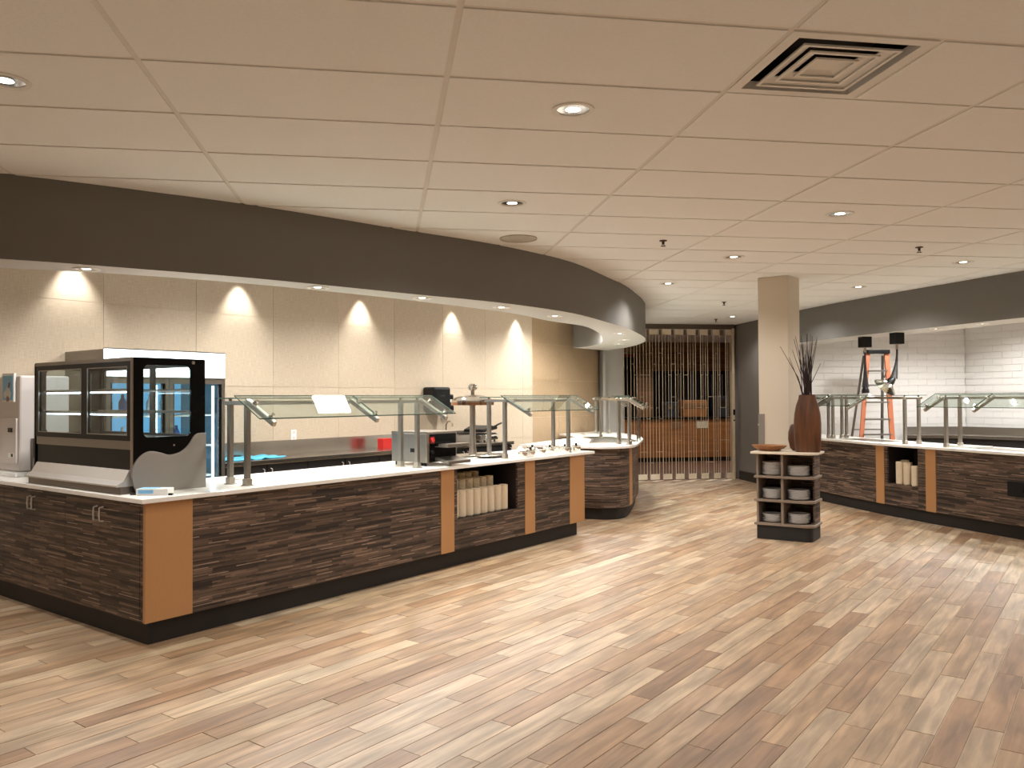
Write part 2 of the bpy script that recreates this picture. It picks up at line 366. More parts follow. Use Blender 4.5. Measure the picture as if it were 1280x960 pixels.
struct(MB().box(1.5, 13, 14.25, 20.2, -.2, 0).build('floor_rear', 'rear_floor'))

# ---- ceiling: lay-in tiles 1.22 x 0.61 in a grid
GX, GY, TX, TY = .258, 2.7446, 1.2192, .6096
ceiling = struct(MB().box(-9, 13, -5, 20.2, C+.16, C+.2).build('ceiling', 'ceiling_back'))
MAINL = [(.868, 3.66), (-1.571, 3.66), (.868, 5.487), (3.306, 5.487), (3.306, 7.32), (5.744, 7.32), (3.306, 9.145), (5.744, 9.145), (3.306, 10.97), (5.744, 10.97), (5.744, 12.8),
         (3.306, 3.66), (5.744, 3.66), (5.744, 5.487), (-1.571, 1.83), (.868, 1.83), (3.306, 1.83), (5.744, 1.83), (-1.571, 0), (.868, 0), (3.306, 0), (5.744, 0), (-4.01, 3.66), (-4.01, 1.83), (8.18, 3.66), (8.18, 1.83), (.868, -2), (4.5, -2)]
def circ(cx, cy, r, n=24): return [(cx+r*math.cos(2*PI*i/n+PI/n), cy+r*math.sin(2*PI*i/n+PI/n)) for i in range(n)]
def hole_angles(x0, x1, y0, y1, cx, cy, n=24):
    A_ = [2*PI*i/n+PI/n for i in range(n)]+[math.atan2(y-cy, x-cx) % (2*PI) for x in (x0, x1) for y in (y0, y1)]
    return sorted(A_)
def hole_circ(x0, x1, y0, y1, cx, cy, r, n=24): return [(cx+r*math.cos(a), cy+r*math.sin(a)) for a in hole_angles(x0, x1, y0, y1, cx, cy, n)]
def rect_ring(x0, x1, y0, y1, cx, cy, n=24):
    out = []
    for a in hole_angles(x0, x1, y0, y1, cx, cy, n):
        dx, dy = math.cos(a), math.sin(a)
        k = min(((x1 if dx > 0 else x0)-cx)/dx if abs(dx) > 1e-6 else 1e9, ((y1 if dy > 0 else y0)-cy)/dy if abs(dy) > 1e-6 else 1e9)
        out.append((cx+dx*k, cy+dy*k))
    return out
G = .0125
tm = MB().box(G, TX-G, G, TY-G, 0, .016).build('tile', 'ceiling_tile', ceiling); tme = tm.data; bpy.data.objects.remove(tm)
field = MB()
for i in range(-8, 11):
    for j in range(-13, 30):
        x, y = GX+i*TX, GY+j*TY
        if x < -8.9 or x+TX > 12.9 or y < -4.9 or y > 19.4: continue
        if i == 1 and j == 0: continue
        hole = [l for k_, l in enumerate(MAINL) if (k_ < 8 or k_ == 10) and x < l[0] < x+TX and y < l[1] < y+TY]
        q = proj(x+TX/2, y+TY/2, C); seen = q and q[2] > 2 and -250 < q[0] < 1530 and -60 < q[1] and y < 14.2
        lside = (y+TY/2) > 8.6+1.1*(x+TX/2-2.5) and x < 3.2 or y > 6.6 and x < .3
        if hole:
            cx, cy = hole[0]; mb = MB().ring(rect_ring(G, TX-G, G, TY-G, cx-x, cy-y), hole_circ(G, TX-G, G, TY-G, cx-x, cy-y, .082), 0, .016)
            if seen: mb.build('tile', 'ceiling_tile', ceiling).location = (x, y, C)
            else: field.ring(rect_ring(x+G, x+TX-G, y+G, y+TY-G, cx, cy), hole_circ(x+G, x+TX-G, y+G, y+TY-G, cx, cy, .082), C, C+.016)
        elif seen and not lside:
            o = bpy.data.objects.new('tile', tme); COL.objects.link(o); o.parent = ceiling; o.location = (x, y, C+random.uniform(0, .0015))
        else: field.box(x+G, x+TX-G, y+G, y+TY-G, C, C+.016)
f_ = field.build('tile_field', 'ceiling_tile', ceiling); f_['kind'] = 'stuff'
MB().box(TX/2+.012, TX-G, G, TY-G, 0, .016).build('tile', 'ceiling_tile', ceiling).location = (GX+TX, GY, C)
tb = MB()
for i in range(-8, 12): tb.box(GX+i*TX-.0135, GX+i*TX+.0135, -5, 19.9, C+.005, C+.012)
for j in range(-13, 30): tb.box(-9, 13, GY+j*TY-.0115, GY+j*TY+.0115, C+.0052, C+.0122)
tb.box(GX+TX+TX/2-.012, GX+TX+TX/2+.012, GY, GY+TY, C+.005, C+.012)
g_ = tb.build('ceiling_grid', 't_bar', ceiling); g_['kind'] = 'stuff'

# ---- outer walls of the hall (mostly out of frame)
struct(MB().box(-9, 13, -5.2, -5, 0, C+.2).build('wall_entrance', 'beige_wall'))
struct(MB().box(-9.2, -9, -5.2, 16, 0, C+.2).build('wall_west', 'beige_wall'))
struct(MB().box(13, 13.2, -5.2, 20.2, 0, C+.2).build('wall_east', 'beige_wall'))

# ---- tiled wall behind the left kitchen, each large tile its own piece
def tiled_wall(name, s0, s1, t0, grout, tmat, sref, cw, rows, gap=.0035):
    w_ = struct(MB().box(s0, s1, t0+.005, t0+.2, 0, C+.15).build(name, grout)); w_.location = (O.x, O.y, 0); w_.rotation_euler = (0, 0, ANG)
    k0 = math.floor((s0-sref)/cw); k1 = math.ceil((s1-sref)/cw)
    for k in range(k0, k1):
        a, b = max(s0, sref+k*cw), min(s1, sref+(k+1)*cw)
        if b-a < .03: continue
        for z0, z1 in zip(rows[:-1], rows[1:]):
            o = MB().box(0, b-a-gap, 0, .014, 0, z1-z0-gap).build('tile', tmat, w_); o.location = (a+gap/2, t0+random.uniform(-.0005, .0005), z0+gap/2)
    return w_
ROWS = [.0, .15, .90, 1.65, 2.40, 2.95]
tiled_wall('wall_left', -7.4, 7.78, 2.6, 'tile_grout', 'linen', 2.87, .93, ROWS)
tiled_wall('wall_left_recess', 7.78, 10.02, 2.72, 'tile_grout', 'linen_unlit', 7.78, .93, [.0, .6, 1.2, 1.8, 2.4, 2.95])
struct(MB().box(3.87, 4.27, 14.2, 14.42, 0, C+.15).build('wall_pier', 'pale_grey_paint'))
struct(MB().box(3.85, 3.90, 14.05, 14.2, 0, C+.15).build('trim_pier', 'pale_grey_paint'))

# ---- curved bulkhead over the left kitchen
LO = catmull([(-8.6, 4.6), (-5.2, 4.62), (-3.4, 4.84), (-2.25, 5.17), (-1.86, 5.32), (-1.43, 5.52), (-.97, 5.745), (-.46, 6.06), (.25, 6.54), (.68, 6.80), (1.12, 7.12), (1.67, 7.63), (2.03, 8.08),
              (2.465, 8.76), (2.83, 9.33), (3.2, 10.06), (3.52, 10.74), (3.8, 11.5), (3.97, 12.4), (4.0, 13.2), (3.92, 14.0)], 5)
LI = catmull([(-8.6, 5.0), (-5.2, 5.02), (-3.4, 5.2), (-2.40, 5.52), (-1.74, 5.70), (-1.04, 6.03), (-.19, 6.61), (.6, 7.27), (1.285, 7.94), (1.71, 8.56), (2.14, 9.02), (2.39, 9.38), (2.76, 10.24), (3.09, 11.3), (3.3, 12.2), (3.28, 12.9), (3.12, 13.25)], 5)
LO, LI = resample(LO, 90), resample(LI, 90)
struct(MB().ribbon(LO, LI, B, C+.004, 0, 1).build('bulkhead_left', ['bulk_grey', 'bulk_under'], smooth=True))
# ---- curved bulkhead over the right counter
RO = resample(catmull([(6.36, 12.05), (6.41, 10.8), (6.5, 9.86), (6.67, 8.57), (6.79, 7.72), (7.03, 6.6), (7.45, 5.4), (8.2, 4.2), (9.5, 3.2), (11.5, 2.6)], 6), 60)
RI = resample(catmull([(6.86, 12.3), (6.93, 11.0), (7.03, 9.95), (7.17, 8.68), (7.29, 7.9), (7.5, 6.8), (7.9, 5.75), (8.6, 4.6), (9.8, 3.65), (11.6, 3.05)], 6), 60)
struct(MB().ribbon(RO, RI, B, C+.004, 0, 1).build('bulkhead_right', ['bulk_grey', 'bulk_under'], smooth=True))

# ---- dark wall right of the gate, its baseboard
struct(MB().prism([(6.45, 14.3), (6.40, 12.2), (6.62, 12.2), (6.67, 14.3)], 0, C).build('wall_right', 'wall_paint'))
struct(MB().prism([(6.43, 14.1), (6.385, 12.2), (6.40, 12.2), (6.45, 14.1)], 0, .16).build('baseboard_right', 'baseboard'))

# ---- white tiled walls behind the right counter
PA, PB = Vector((6.62, 12.33)), Vector((9.35, 11.9)); PC = Vector((10.2, 9.2)); PD = Vector((11.2, 5.6))
def subway(name, p, q, z0, z1, limit):
    d = (q-p); Lw = d.length; d.normalize(); a = math.atan2(d.y, d.x)
    w_ = struct(MB().box(0, Lw, .012, .2, 0, C+.15).build(name, 'white_grout')); w_.location = (p.x, p.y, 0); w_.rotation_euler = (0, 0, a)
    TW, TH = .305, .104; me = MB().box(0, TW-.0025, 0, .012, 0, TH-.0045).build('tile', 'white_tile', bevel=0); tme_ = me.data; bpy.data.objects.remove(me)
    st_ = MB(); n = 0; r = 0; z = z0
    while z < z1:
        x = -(r % 2)*TW/2
        while x < Lw:
            xa, xb = max(x, 0), min(x+TW, Lw)
            if xb-xa > .02:
                px_ = proj(*(p+d*(xa+xb)/2), z)
                vis = px_ and px_[0] < 1300 and 0.95 < z < 2.42
                if vis and n < limit and xb-xa > TW-.01:
                    o = bpy.data.objects.new('tile', tme_); COL.objects.link(o); o.parent = w_; o.location = (xa, random.uniform(-.0006, .0006), z); n += 1
                else: st_.box(xa, xb-.0025, 0, .012, z, min(z+TH-.0045, z1))
            x += TW
        z += TH; r += 1
    o = st_.build('tile_field', 'white_tile', w_); o['kind'] = 'stuff'
subway('wall_right_kitchen', PA, PB, .02, C+.1, 160)
subway('wall_right_side', PB, PC, .02, C+.1, 140)
subway('wall_right_far', PC, PD, .02, C+.1, 0)

# ---- column
cx0, cy0 = 4.165, 8.60; cd = Vector((.655, -.755)).normalized(); cn = Vector((-cd.y, cd.x))
cp = [Vector((cx0, cy0)), Vector((cx0, cy0))+cd*.345, Vector((cx0, cy0))+cd*.345+cn*.34, Vector((cx0, cy0))+cn*.34]
struct(MB().prism([tuple(p) for p in cp], 0, C).build('column', 'cream_paint', bevel=.006))

# ---- room behind the gate: wood-clad wall with a black window band
RY = 18.9
rw = struct(MB().box(3.5, 13, RY+.03, RY+.2, 0, C).build('wall_rear', 'brown'))
def wood_panel(x0, x1, z0, z1): MB().box(0, x1-x0-.006, 0, .03, 0, z1-z0-.006).build('panel', 'rear_wood', rw).location = (x0, RY, z0)
for z0, z1 in ((2.55, 2.85), (2.15, 2.55)):
    for x0, x1 in ((5.0, 6.43), (6.43, 7.5), (7.5, 8.56), (8.56, 9.8)): wood_panel(x0, x1, z0, z1)
for k in range(6): wood_panel(6.02, 6.43, .15+k*.333, .15+(k+1)*.333)
wood_panel(8.56, 9.8, 0, 2.15)
struct(MB().box(6.43, 8.56, RY+.015, RY+.03, .9, 2.15).build('window_1', 'window_black'))
struct(MB().box(5.2, 6.02, RY, RY+.03, .9, 2.55).build('window_2', 'window_black'))
struct(MB().box(5.2, 6.02, RY-.03, RY, 2.49, 2.55).build('trim_1', 'dark_red'))
struct(MB().box(4.27, 6.5, 14.26, 14.34, 2.78, C).build('trim_gate_header', 'track_brown'))

# ================================================================== LIGHTS AND CEILING FITTINGS
def sq_(a): return [(-a, -a), (a, -a), (a, a), (-a, a)]
def downlight(x, y, z, label, power, col, group, size=150, r=.078, name='downlight', aim=None, light=True):
    e_ = empty(name, (x, y, z)); tag(e_, label, 'light', group)
    MB().ring(circ(0, 0, r+.022, 24), circ(0, 0, r, 24), -.005, .001).build('trim_ring', 'white', e_)
    prof = [(r, .0), (r*.82, .05), (r*.5, .10)]
    MB().lathe(prof, n=24).build('reflector', 'chrome', e_, smooth=True, recalc=False)
    MB().lathe([(0, -.003), (r*.45, .0), (r*.70, .010), (r*.74, .03), (r*.4, .06), (0, .07)][::-1], n=16).build('bulb', 'lamp_glow', e_, smooth=True)
    if light:
        l = spot('lamp_light', (x, y, z-.03), power, col, size, .55, .02, aim)
    return e_
lab = {0: 'nearest recessed ceiling downlight, above the middle of the floor', 1: 'recessed ceiling downlight cut by the photo edge, above the display case',
       2: 'recessed ceiling downlight near the speaker grille and left bulkhead', 3: 'recessed ceiling downlight between the big vent and the column', 4: 'recessed ceiling downlight in front of the column, further than the one by the vent',
       5: 'recessed ceiling downlight next to the right bulkhead, nearest of the right row', 6: 'recessed ceiling downlight left of the column top near the curved bulkhead end', 7: 'recessed ceiling downlight right of the column beside the right bulkhead',
       8: 'small far recessed ceiling downlight before the folding gate', 9: 'small far recessed ceiling downlight hidden behind the column', 10: 'small farthest recessed ceiling downlight before the folding gate'}
for i, (x, y) in enumerate(MAINL):
    if i < 8 or i == 10: downlight(x, y, C, lab[i], MAIN_W, WARM, 'ceiling downlights of the hall')
    else: spot('hall_light', (x, y, C-.015), MAIN_W, WARM, 150, .55, .06)  # bare unseen spots without fittings, one added where no downlight sits
def blen(P, k):  # helper: point k (0..1) between the two bulkhead curves at index i
    return P
LS = [(108, 333), (384, 355), (521, 370), (626, 382), (700, 394), (779, 417), (778, 425), (767, 430)]
for i, (px_, py_) in enumerate(LS):
    x, y = at(px_, py_, B); mid = [((a[0]+b[0])/2, (a[1]+b[1])/2) for a, b in zip(LO, LI)]
    x, y = min(mid, key=lambda q: abs(proj(q[0], q[1], B)[0]-px_)*.02+math.dist(q, (x, y)) if proj(q[0], q[1], B) else 99)
    downlight(x, y, B-.001, ['recessed downlight in the left bulkhead above the display case', 'recessed downlight in the left bulkhead above the glass guard', 'third recessed downlight in the left bulkhead from the photo edge', 'fourth recessed downlight in the left bulkhead, above the heat lamp',
        'recessed downlight in the left bulkhead just before it curves away', 'nearest of the three downlights clustered at the curved bulkhead tip', 'middle one of the three downlights at the curved bulkhead tip', 'farthest of the three downlights at the curved bulkhead tip'][i],
        BEAM_W, NEUT, 'downlights in the left bulkhead', 130, .06)
for i, (px_, py_) in enumerate([(1170, 411), (1228, 404.6)]):
    x, y = at(px_, py_, B)
    downlight(x, y, B-.001, ['recessed downlight in the right bulkhead beside the heat lamps', 'recessed downlight in the right bulkhead nearest the photo edge'][i], BEAM_W, NEUT, 'downlights in the right bulkhead', 130, .05)
for x, y in ((7.9, 5.1),): spot('bulkhead_light', (x, y, B-.02), BEAM_W, NEUT, 130, .5, .05)
for i, s in enumerate((-2.7, -.97, .73, 2.43, 4.14, 5.85, 7.35)):
    x, y = W(s, 2.485)
    spot('wall_washer', (x, y, C-.02), WASH_W, NEUT, 78, .75, .03, aim=(*W(s, 2.50), 0))
for s, t in ((.3, .9), (2.0, 1.3), (3.9, 1.3), (5.8, 1.3), (7.6, 1.4), (-1.5, 1.2)):
    x, y = W(s, t); spot('kitchen_light', (x, y, C-.02), KIT_W, NEUT, 155, .6, .06)
spot('kitchen_light', (2.75, 11.9, C-.02), KIT_W*.6, NEUT, 155, .6, .06)
for x, y in ((7.9, 9.1), (8.2, 8.1), (8.5, 7.1), (9.0, 6.0), (8.7, 10.3), (7.6, 10.6)): spot('kitchen_light_right', (x, y, C-.02), KITR_W, COOL, 150, .5, .13)
for x, y in ((6.2, 17.3), (7.8, 17.3), (5.2, 15.6), (7.4, 15.6)): spot('rear_light', (x, y, C-.02), REAR_W, WARM, 140, .5, .06)

# white light panel in the left kitchen ceiling
lp = tag(empty('light_panel', (*W(2.78, .92), C), ANG), 'square white light panel in the left kitchen ceiling', 'light')
MB().box(-.21, .21, -.24, .24, -.010, -.004).build('diffuser', 'panel_glow', lp)
MB().ring([(-.235, -.265), (.235, -.265), (.235, .265), (-.235, .265)], [(-.21, -.24), (.21, -.24), (.21, .24), (-.21, .24)], -.012, .0).build('frame', 'white', lp)
# speaker grille
x, y = at(648, 298, C)
sp = empty('ceiling_speaker', (x, y, C)); tag(sp, 'round tan ceiling speaker grille by the left bulkhead', 'speaker')
MB().lathe([(.0, -.012), (.13, -.010), (.145, -.004)], n=32).build('grille', 'speaker_grille', sp, smooth=True)
MB().ring(circ(0, 0, .158, 32), circ(0, 0, .145, 32), -.008, 0).build('trim_ring', 'speaker_grille', sp)
# sprinklers
for i, (px_, py_) in enumerate([(829, 305), (1149, 313), (905, 380), (895, 401)]):
    x, y = at(px_, py_, C-.03)
    s_ = empty('sprinkler', (x, y, C)); tag(s_, ['dark sprinkler head left of the column, nearest the left bulkhead', 'dark sprinkler head on the ceiling nearest the right bulkhead', 'dark sprinkler head just left of the column top', 'farthest dark sprinkler head above the folding gate'][i], 'sprinkler', 'ceiling sprinkler heads')
    MB().lathe([(.032, 0), (.034, -.006), (.012, -.01), (.010, -.035), (0, -.035)], n=12).build('escutcheon', 'sprinkler', s_, smooth=True)
    MB().lathe([(0, -.05), (.022, -.05), (.022, -.046), (0, -.046)], n=10).cyl((.009, 0, -.034), (.012, 0, -.047), .002, n=4).cyl((-.009, 0, -.034), (-.012, 0, -.047), .002, n=4).build('deflector', 'sprinkler', s_)
# square ceiling diffuser: stepped pyramid of louvres
vx, vy = GX+TX, GY
vn = empty('ceiling_vent', (vx+TX/4, vy+TY/2, C)); tag(vn, 'square stepped ceiling air vent with dark gaps', 'vent')
hw = .296
def sq(a): return [(-a, -a), (a, -a), (a, a), (-a, a)]
fr = MB().ring(sq(hw), sq(hw-.045), -.002, .006); fr.build('frame', 'vent_paint', vn)
def louvre(a0, z0, a1, z1, th=.004):
    A, Bq = sq(a0), sq(a1); v = [(x, y, z0) for x, y in A]+[(x, y, z1) for x, y in Bq]+[(x, y, z0+th) for x, y in A]+[(x, y, z1+th) for x, y in Bq]
    m_ = MB(); fs = []
    for i in range(4):
        j = (i+1) % 4; fs += [(i, j, 4+j, 4+i), (8+i, 12+i, 12+j, 8+j), (i, 8+i, 8+j, j), (4+i, 4+j, 12+j, 12+i)]
    return m_.add(v, fs)
louvre(.252, .004, .250, .03).build('throat', 'vent_paint', vn); louvre(.252, .03, .245, .13).build('plenum', 'black', vn)  # upper duct and backing black: shade of the gaps put into the colour
for a0, a1 in ((.205, .150), (.148, .095), (.092, .05)): louvre(a0, -.002, a1, .017).ring(sq(a0), sq(a0-.014), -.006, -.001).build('louvre', 'vent_paint', vn)
MB().prism(sq(.053), .014, .018).build('centre_plate', 'vent_paint', vn)
MB().prism(sq(.244), .13, .135).build('backing', 'black', vn)
#@@OBJ
# ================================================================== LEFT SERVING COUNTER (local frame: x along the front, y into the kitchen)
def lroot(name, s=0, t=0, z=0, rz=0): return empty(name, (*W(s, t), z), ANG+rz)
lc = tag(lroot('serving_counter'), 'long dark wood-strip serving counter with orange upright panels at left', 'counter')
Z0, Z1 = .147, .880
LS1 = 5.03
def panel(x0, x1, z0=Z0, z1=Z1, m='laminate', name='front_panel', y0=-.05, y1=-.03, par=lc): return MB().box(x0, x1, y0, y1, z0, z1).build(name, m, par)
panel(.268, 2.648); panel(2.826, 3.785, Z0, .418); panel(3.785, 3.906); panel(4.078, 4.732)
for a, b in ((-.05, .266), (2.650, 2.824), (3.908, 4.076), (4.734, LS1)): panel(a, b, m='orange_panel', name='accent_panel', y0=-.056)
MB().box(-.0, 4.95, 0, .70, 0, .145).box(0, .55, .70, 2.57, 0, .145).build('toe_kick', 'toe_black', lc)
MB().box(5.01, LS1, -.03, .74, Z0, Z1).build('end_panel', 'orange_panel', lc)
MB().box(.0, 2.80, .70, .74, Z0, Z1).box(2.8, 5.0, .70, .74, Z0, Z1).build('back_panel', 'cabinet_black', lc)
MB().box(.56, .59, .74, 2.57, Z0, Z1).build('back_panel', 'cabinet_black', lc)
# niche for the cups
nb = MB(); nb.box(2.826, 3.785, .42, .44, .418, Z1).box(2.826, 3.785, -.03, .42, .398, .418).box(2.806, 2.826, -.03, .44, .398, Z1).box(3.785, 3.805, -.03, .44, .398, Z1)
nb.build('niche', 'niche_black', lc)
MB().box(2.826, 2.872, -.05, -.03, .418, Z1).build('front_panel', 'laminate', lc)
# left face: hinged doors
k = 0; t = .012
MB().box(-.048, -.03, -.03, .008, Z0, Z1).build('side_panel', 'laminate', lc)
for t0, t1, hs in ((.012, .498, .461), (.502, .985, .537), (.989, 1.476, 1.445), (1.480, 1.97, 1.511), (1.974, 2.46, 2.43)):
    d = MB().box(-.05, -.03, t0, t1, Z0, Z1).build('door', 'laminate', lc)
    MB().tube([(-.05, hs, .822), (-.075, hs, .818), (-.078, hs, .775), (-.075, hs, .732), (-.05, hs, .728)], .006, 6).build('handle', 'handle_metal', d, smooth=True)
# worktop
wt = tag(MB().prism([(-.09, -.09), (5.20, -.09), (5.20, .80), (.62, .80), (.62, 2.585), (-.09, 2.585)], .882, T).build('countertop', 'quartz', bevel=.004), 'white stone countertop on the left serving counter', 'countertop')
wt.location = (O.x, O.y, 0); wt.rotation_euler = (0, 0, ANG)

# cup stacks in the niche
def cup_stack_mb(n, r=.038, tz=.0):
    mb = MB(); prof = [(0, 0), (r, 0)]
    h = .0
    prof = [(r*.80, 0), (r*.98, .012)]
    for i in range(n): prof += [(r, .012+i*.011), (r*.965, .012+i*.011+.006)]
    prof += [(r, .012+n*.011), (r*.8, .012+n*.011+.004)]
    mb.lathe(prof, n=14); return mb
cs0 = None
for row, (t_, cnt, base, zt, sx) in enumerate(((.045, 8, 2.930, 22, .1065), (.155, 7, 2.95, 29, .1055), (.265, 6, 2.97, 33, .104))):
    for i in range(cnt):
        n = zt if row else 21
        o = cup_stack_mb(n, .046).build('cup_stack', 'paper' if row == 0 else 'paper_print', smooth=True)
        o.location = (*W(base+i*sx, t_), .418); o.rotation_euler = (0, 0, random.random())
        nm = ['front', 'middle', 'back'][row]
        tag(o, ('cream paper cup stack, %s from left in the %s row, left niche' % (ORD[i], nm)) if row < 1 else
            'printed paper cup stack, %s from left in the %s row of the left niche' % (ORD[i], nm), 'cup stack', 'paper cup stacks in the left counter niche')

# ------------------------------------------------------------------ sneeze guards
def guard(name, label, posts, zt=1.50, arms=None, reach=.285, drop=.155, shelf=True, over0=.12, over1=.12, z0=T):
    """posts: list of (front xy, back xy); arms: list of (xy, outward dir)"""
    g = empty(name, (posts[0][0][0], posts[0][0][1], z0)); org = Vector((posts[0][0][0], posts[0][0][1], 0)); tag(g, label, 'sneeze guard', 'glass sneeze guards on the counters')
    P = lambda q, z: (q[0]-org.x, q[1]-org.y, z-z0)
    for f, b in posts:
        d = (Vector(f)-Vector(b)).normalized(); w_ = .0175
        for q in (f, b):
            p_ = MB(); sd = Vector((-d.y, d.x))
            pl = [tuple(Vector(q)-org.xy+d*a*w_+sd*c*w_) for a, c in ((-1, -1), (1, -1), (1, 1), (-1, 1))]
            p_.prism(pl, .0, zt-z0-.02).build('post', 'brushed', g, bevel=.003)
            pl = [tuple(Vector(q)-org.xy+d*a*.024+sd*c*.024) for a, c in ((-1, -1), (1, -1), (1, 1), (-1, 1))]
            MB().prism(pl, 0, .05).cyl((*(Vector(q)-org.xy), 0), (*(Vector(q)-org.xy), .006), .045, n=16).build('foot', 'steel', g, bevel=.003)
        MB().bar(P(Vector(f)+d*.03, zt-.012), P(Vector(b)-d*.05, zt-.012), .030, .030).build('cross_rail', 'steel', g, bevel=.003)
        MB().cyl(P(b, zt), P(b, zt+.018), .012, n=10).cyl(P(f, zt), P(f, zt+.018), .012, n=10).build('clamp', 'steel_dark', g)
    for q, d in arms:
        d = Vector(d).normalized(); q = Vector(q)
        a = MB(); p0 = P(q-d*.02, zt+.004); p1 = P(q+d*reach, zt-drop)
        a.bar(p0, p1, .032, .036).build('arm', 'steel', g, bevel=.004)
        for k_ in (.28, .86):
            m_ = Vector(p0).lerp(Vector(p1), k_); MB().cyl(m_, m_+Vector((0, 0, .038)), .015, n=12).cyl(m_+Vector((d.x*.01, d.y*.01, .03)), m_+Vector((d.x*.03, d.y*.03, .045)), .013, n=10).build('clamp', 'chrome', g)
    # glass: sloping front pane between first and last arm, flat top pane over the posts
    n = len(arms)
    for (qa, da), (qb, db) in zip(arms[:-1], arms[1:]):
        qa, qb, da, db = Vector(qa), Vector(qb), Vector(da).normalized(), Vector(db).normalized(); al = (qb-qa).normalized()
        ea = -al*(over0 if qa == Vector(arms[0][0]) else -.004); eb = al*(over1 if qb == Vector(arms[-1][0]) else -.004)
        pts = [P(qa+ea, zt+.035), P(qb+eb, zt+.035), P(qb+eb+db*reach, zt-drop+.035), P(qa+ea+da*reach, zt-drop+.035)]
        up = Vector((0, 0, .008)); v = [Vector(p) for p in pts]+[Vector(p)+up for p in pts]
        mb = MB(); mb.add(v, [(0, 3, 2, 1), (4, 5, 6, 7), (0, 1, 5, 4), (1, 2, 6, 5), (2, 3, 7, 6), (3, 0, 4, 7)], 0); mb.m = [0, 0, 1, 1, 1, 1]
        mb.build('front_pane', ['glass', 'glass_edge'], g)
    if shelf:
        for (fa, ba), (fb, bb) in zip(posts[:-1], posts[1:]):
            fa, ba, fb, bb = map(Vector, (fa, ba, fb, bb)); al = (fb-fa).normalized(); da = (ba-fa).normalized(); db = (bb-fb).normalized()
            pts = [P(fa-al*.08, zt+.018), P(fb+al*.08, zt+.018), P(bb+al*.08+db*.06, zt+.018), P(ba-al*.08+da*.06, zt+.018)]
            v = [Vector(p) for p in pts]+[Vector(p)+Vector((0, 0, .008)) for p in pts]
            mb = MB(); mb.add(v, [(0, 3, 2, 1), (4, 5, 6, 7), (0, 1, 5, 4), (1, 2, 6, 5), (2, 3, 7, 6), (3, 0, 4, 7)], 0); mb.m = [0, 0, 1, 1, 1, 1]
            mb.build('top_pane', ['glass', 'glass_edge'], g)
            MB().bar(P(ba, zt-.012), P(bb, zt-.012), .024, .03).build('back_rail', 'steel', g)
    return g
CD = tuple(-WV)
guard('sneeze_guard', 'glass sneeze guard on steel posts between display case and toaster', [(W(.748, .05), W(.748, .25)), (W(2.46, .05), W(2.46, .25))], arms=[(W(.748, .03), CD), (W(1.70, .03), CD), (W(2.50, .03), CD)])
guard('sneeze_guard', 'glass sneeze guard on steel posts at the right end of the left counter', [(W(3.715, .05), W(3.715, .25)), (W(4.87, .05), W(4.87, .25))], arms=[(W(3.74, .03), CD), (W(4.90, .03), CD)])

# ------------------------------------------------------------------ refrigerated display case on the left end
dc = tag(lroot('display_case', 0, 0, T), 'black and silver refrigerated glass display case with empty shelves', 'display case')
z = lambda v: v-T
sx0, sx1, ty0, ty1 = .012, .53, .222, 1.60
MB().prism([(-.070, .048), (-.070, .058), (-.025, .085), (.012, z(1.063)), (.06, z(1.063)), (.06, .048)], ty0+.03, ty1-.03, fn=lambda a, b, h: (a, h, b)).build('base_fascia', 'fascia', dc)
MB().box(.06, sx1-.01, ty0+.03, ty1-.03, .0, z(1.063)).box(-.045, .06, ty0+.03, ty1-.03, .0, .048).build('base', 'steel_dark', dc)
MB().box(sx0+.01, sx0+.04, ty0+.02, ty1-.02, z(1.063), z(1.194)).build('kick_panel', 'black', dc)
MB().box(sx0+.002, sx0+.04, ty0+.02, ty1-.02, z(1.194), z(1.250)).build('rail', 'brushed', dc)
MB().box(.05, sx1-.01, ty0+.03, ty1-.03, z(1.063), z(1.255)).build('deck', 'steel_dark', dc)
MB().box(sx0, sx1, ty0+.02, ty1, z(1.765), z(1.79)).build('top_panel', 'brushed', dc)
# door frames on the customer's left side
def frame_mb(y0, y1, z0_, z1_, x0, x1, b): return MB().box(x0, x1, y0, y0+b, z0_, z1_).box(x0, x1, y1-b, y1, z0_, z1_).box(x0, x1, y0+b, y1-b, z0_, z0_+b*.8).box(x0, x1, y0+b, y1-b, z1_-b*.8, z1_)
for y0, y1 in ((ty0+.02, .855), (.855, ty1-.01)):
    f_ = frame_mb(y0, y1, z(1.250), z(1.765), sx0, sx0+.022, .042).build('door', 'black', dc)
    MB().box(sx0+.008, sx0+.013, y0+.042, y1-.042, z(1.283), z(1.733)).build('pane', 'clear_glass', f_)
    frame_mb(y0+.040, y1-.040, z(1.283), z(1.733), sx0-.001, sx0+.005, .006).build('edge_trim', 'steel', f_)
# end panels with rounded window
def rrect(x0, x1, y0, y1, r, n=6):
    out = []
    for cx, cy, a0 in ((x1-r, y1-r, 0), (x0+r, y1-r, 90), (x0+r, y0+r, 180), (x1-r, y0+r, 270)):
        for i in range(n+1): a = math.radians(a0+90*i/n); out.append((cx+r*math.cos(a), cy+r*math.sin(a)))
    return out
wi = rrect(.088, .425, z(1.27), z(1.742), .035); wo = rrect(sx0, sx1, z(1.02), z(1.79), .012)
for y0, nm in ((ty0, 'end_panel'), (ty1, 'end_panel')):
    p_ = MB().ring(wo, wi, y0, y0+.018, fn=lambda a, b, h: (a, h, b)).build(nm, 'black_gloss', dc)
    MB().prism(wi, y0+.006, y0+.011, fn=lambda a, b, h: (a, h, b)).build('pane', 'clear_glass', p_)
MB().box(sx0-.004, sx0+.006, ty0-.004, ty0+.012, z(1.02), z(1.79)).build('corner_trim', 'steel', dc)
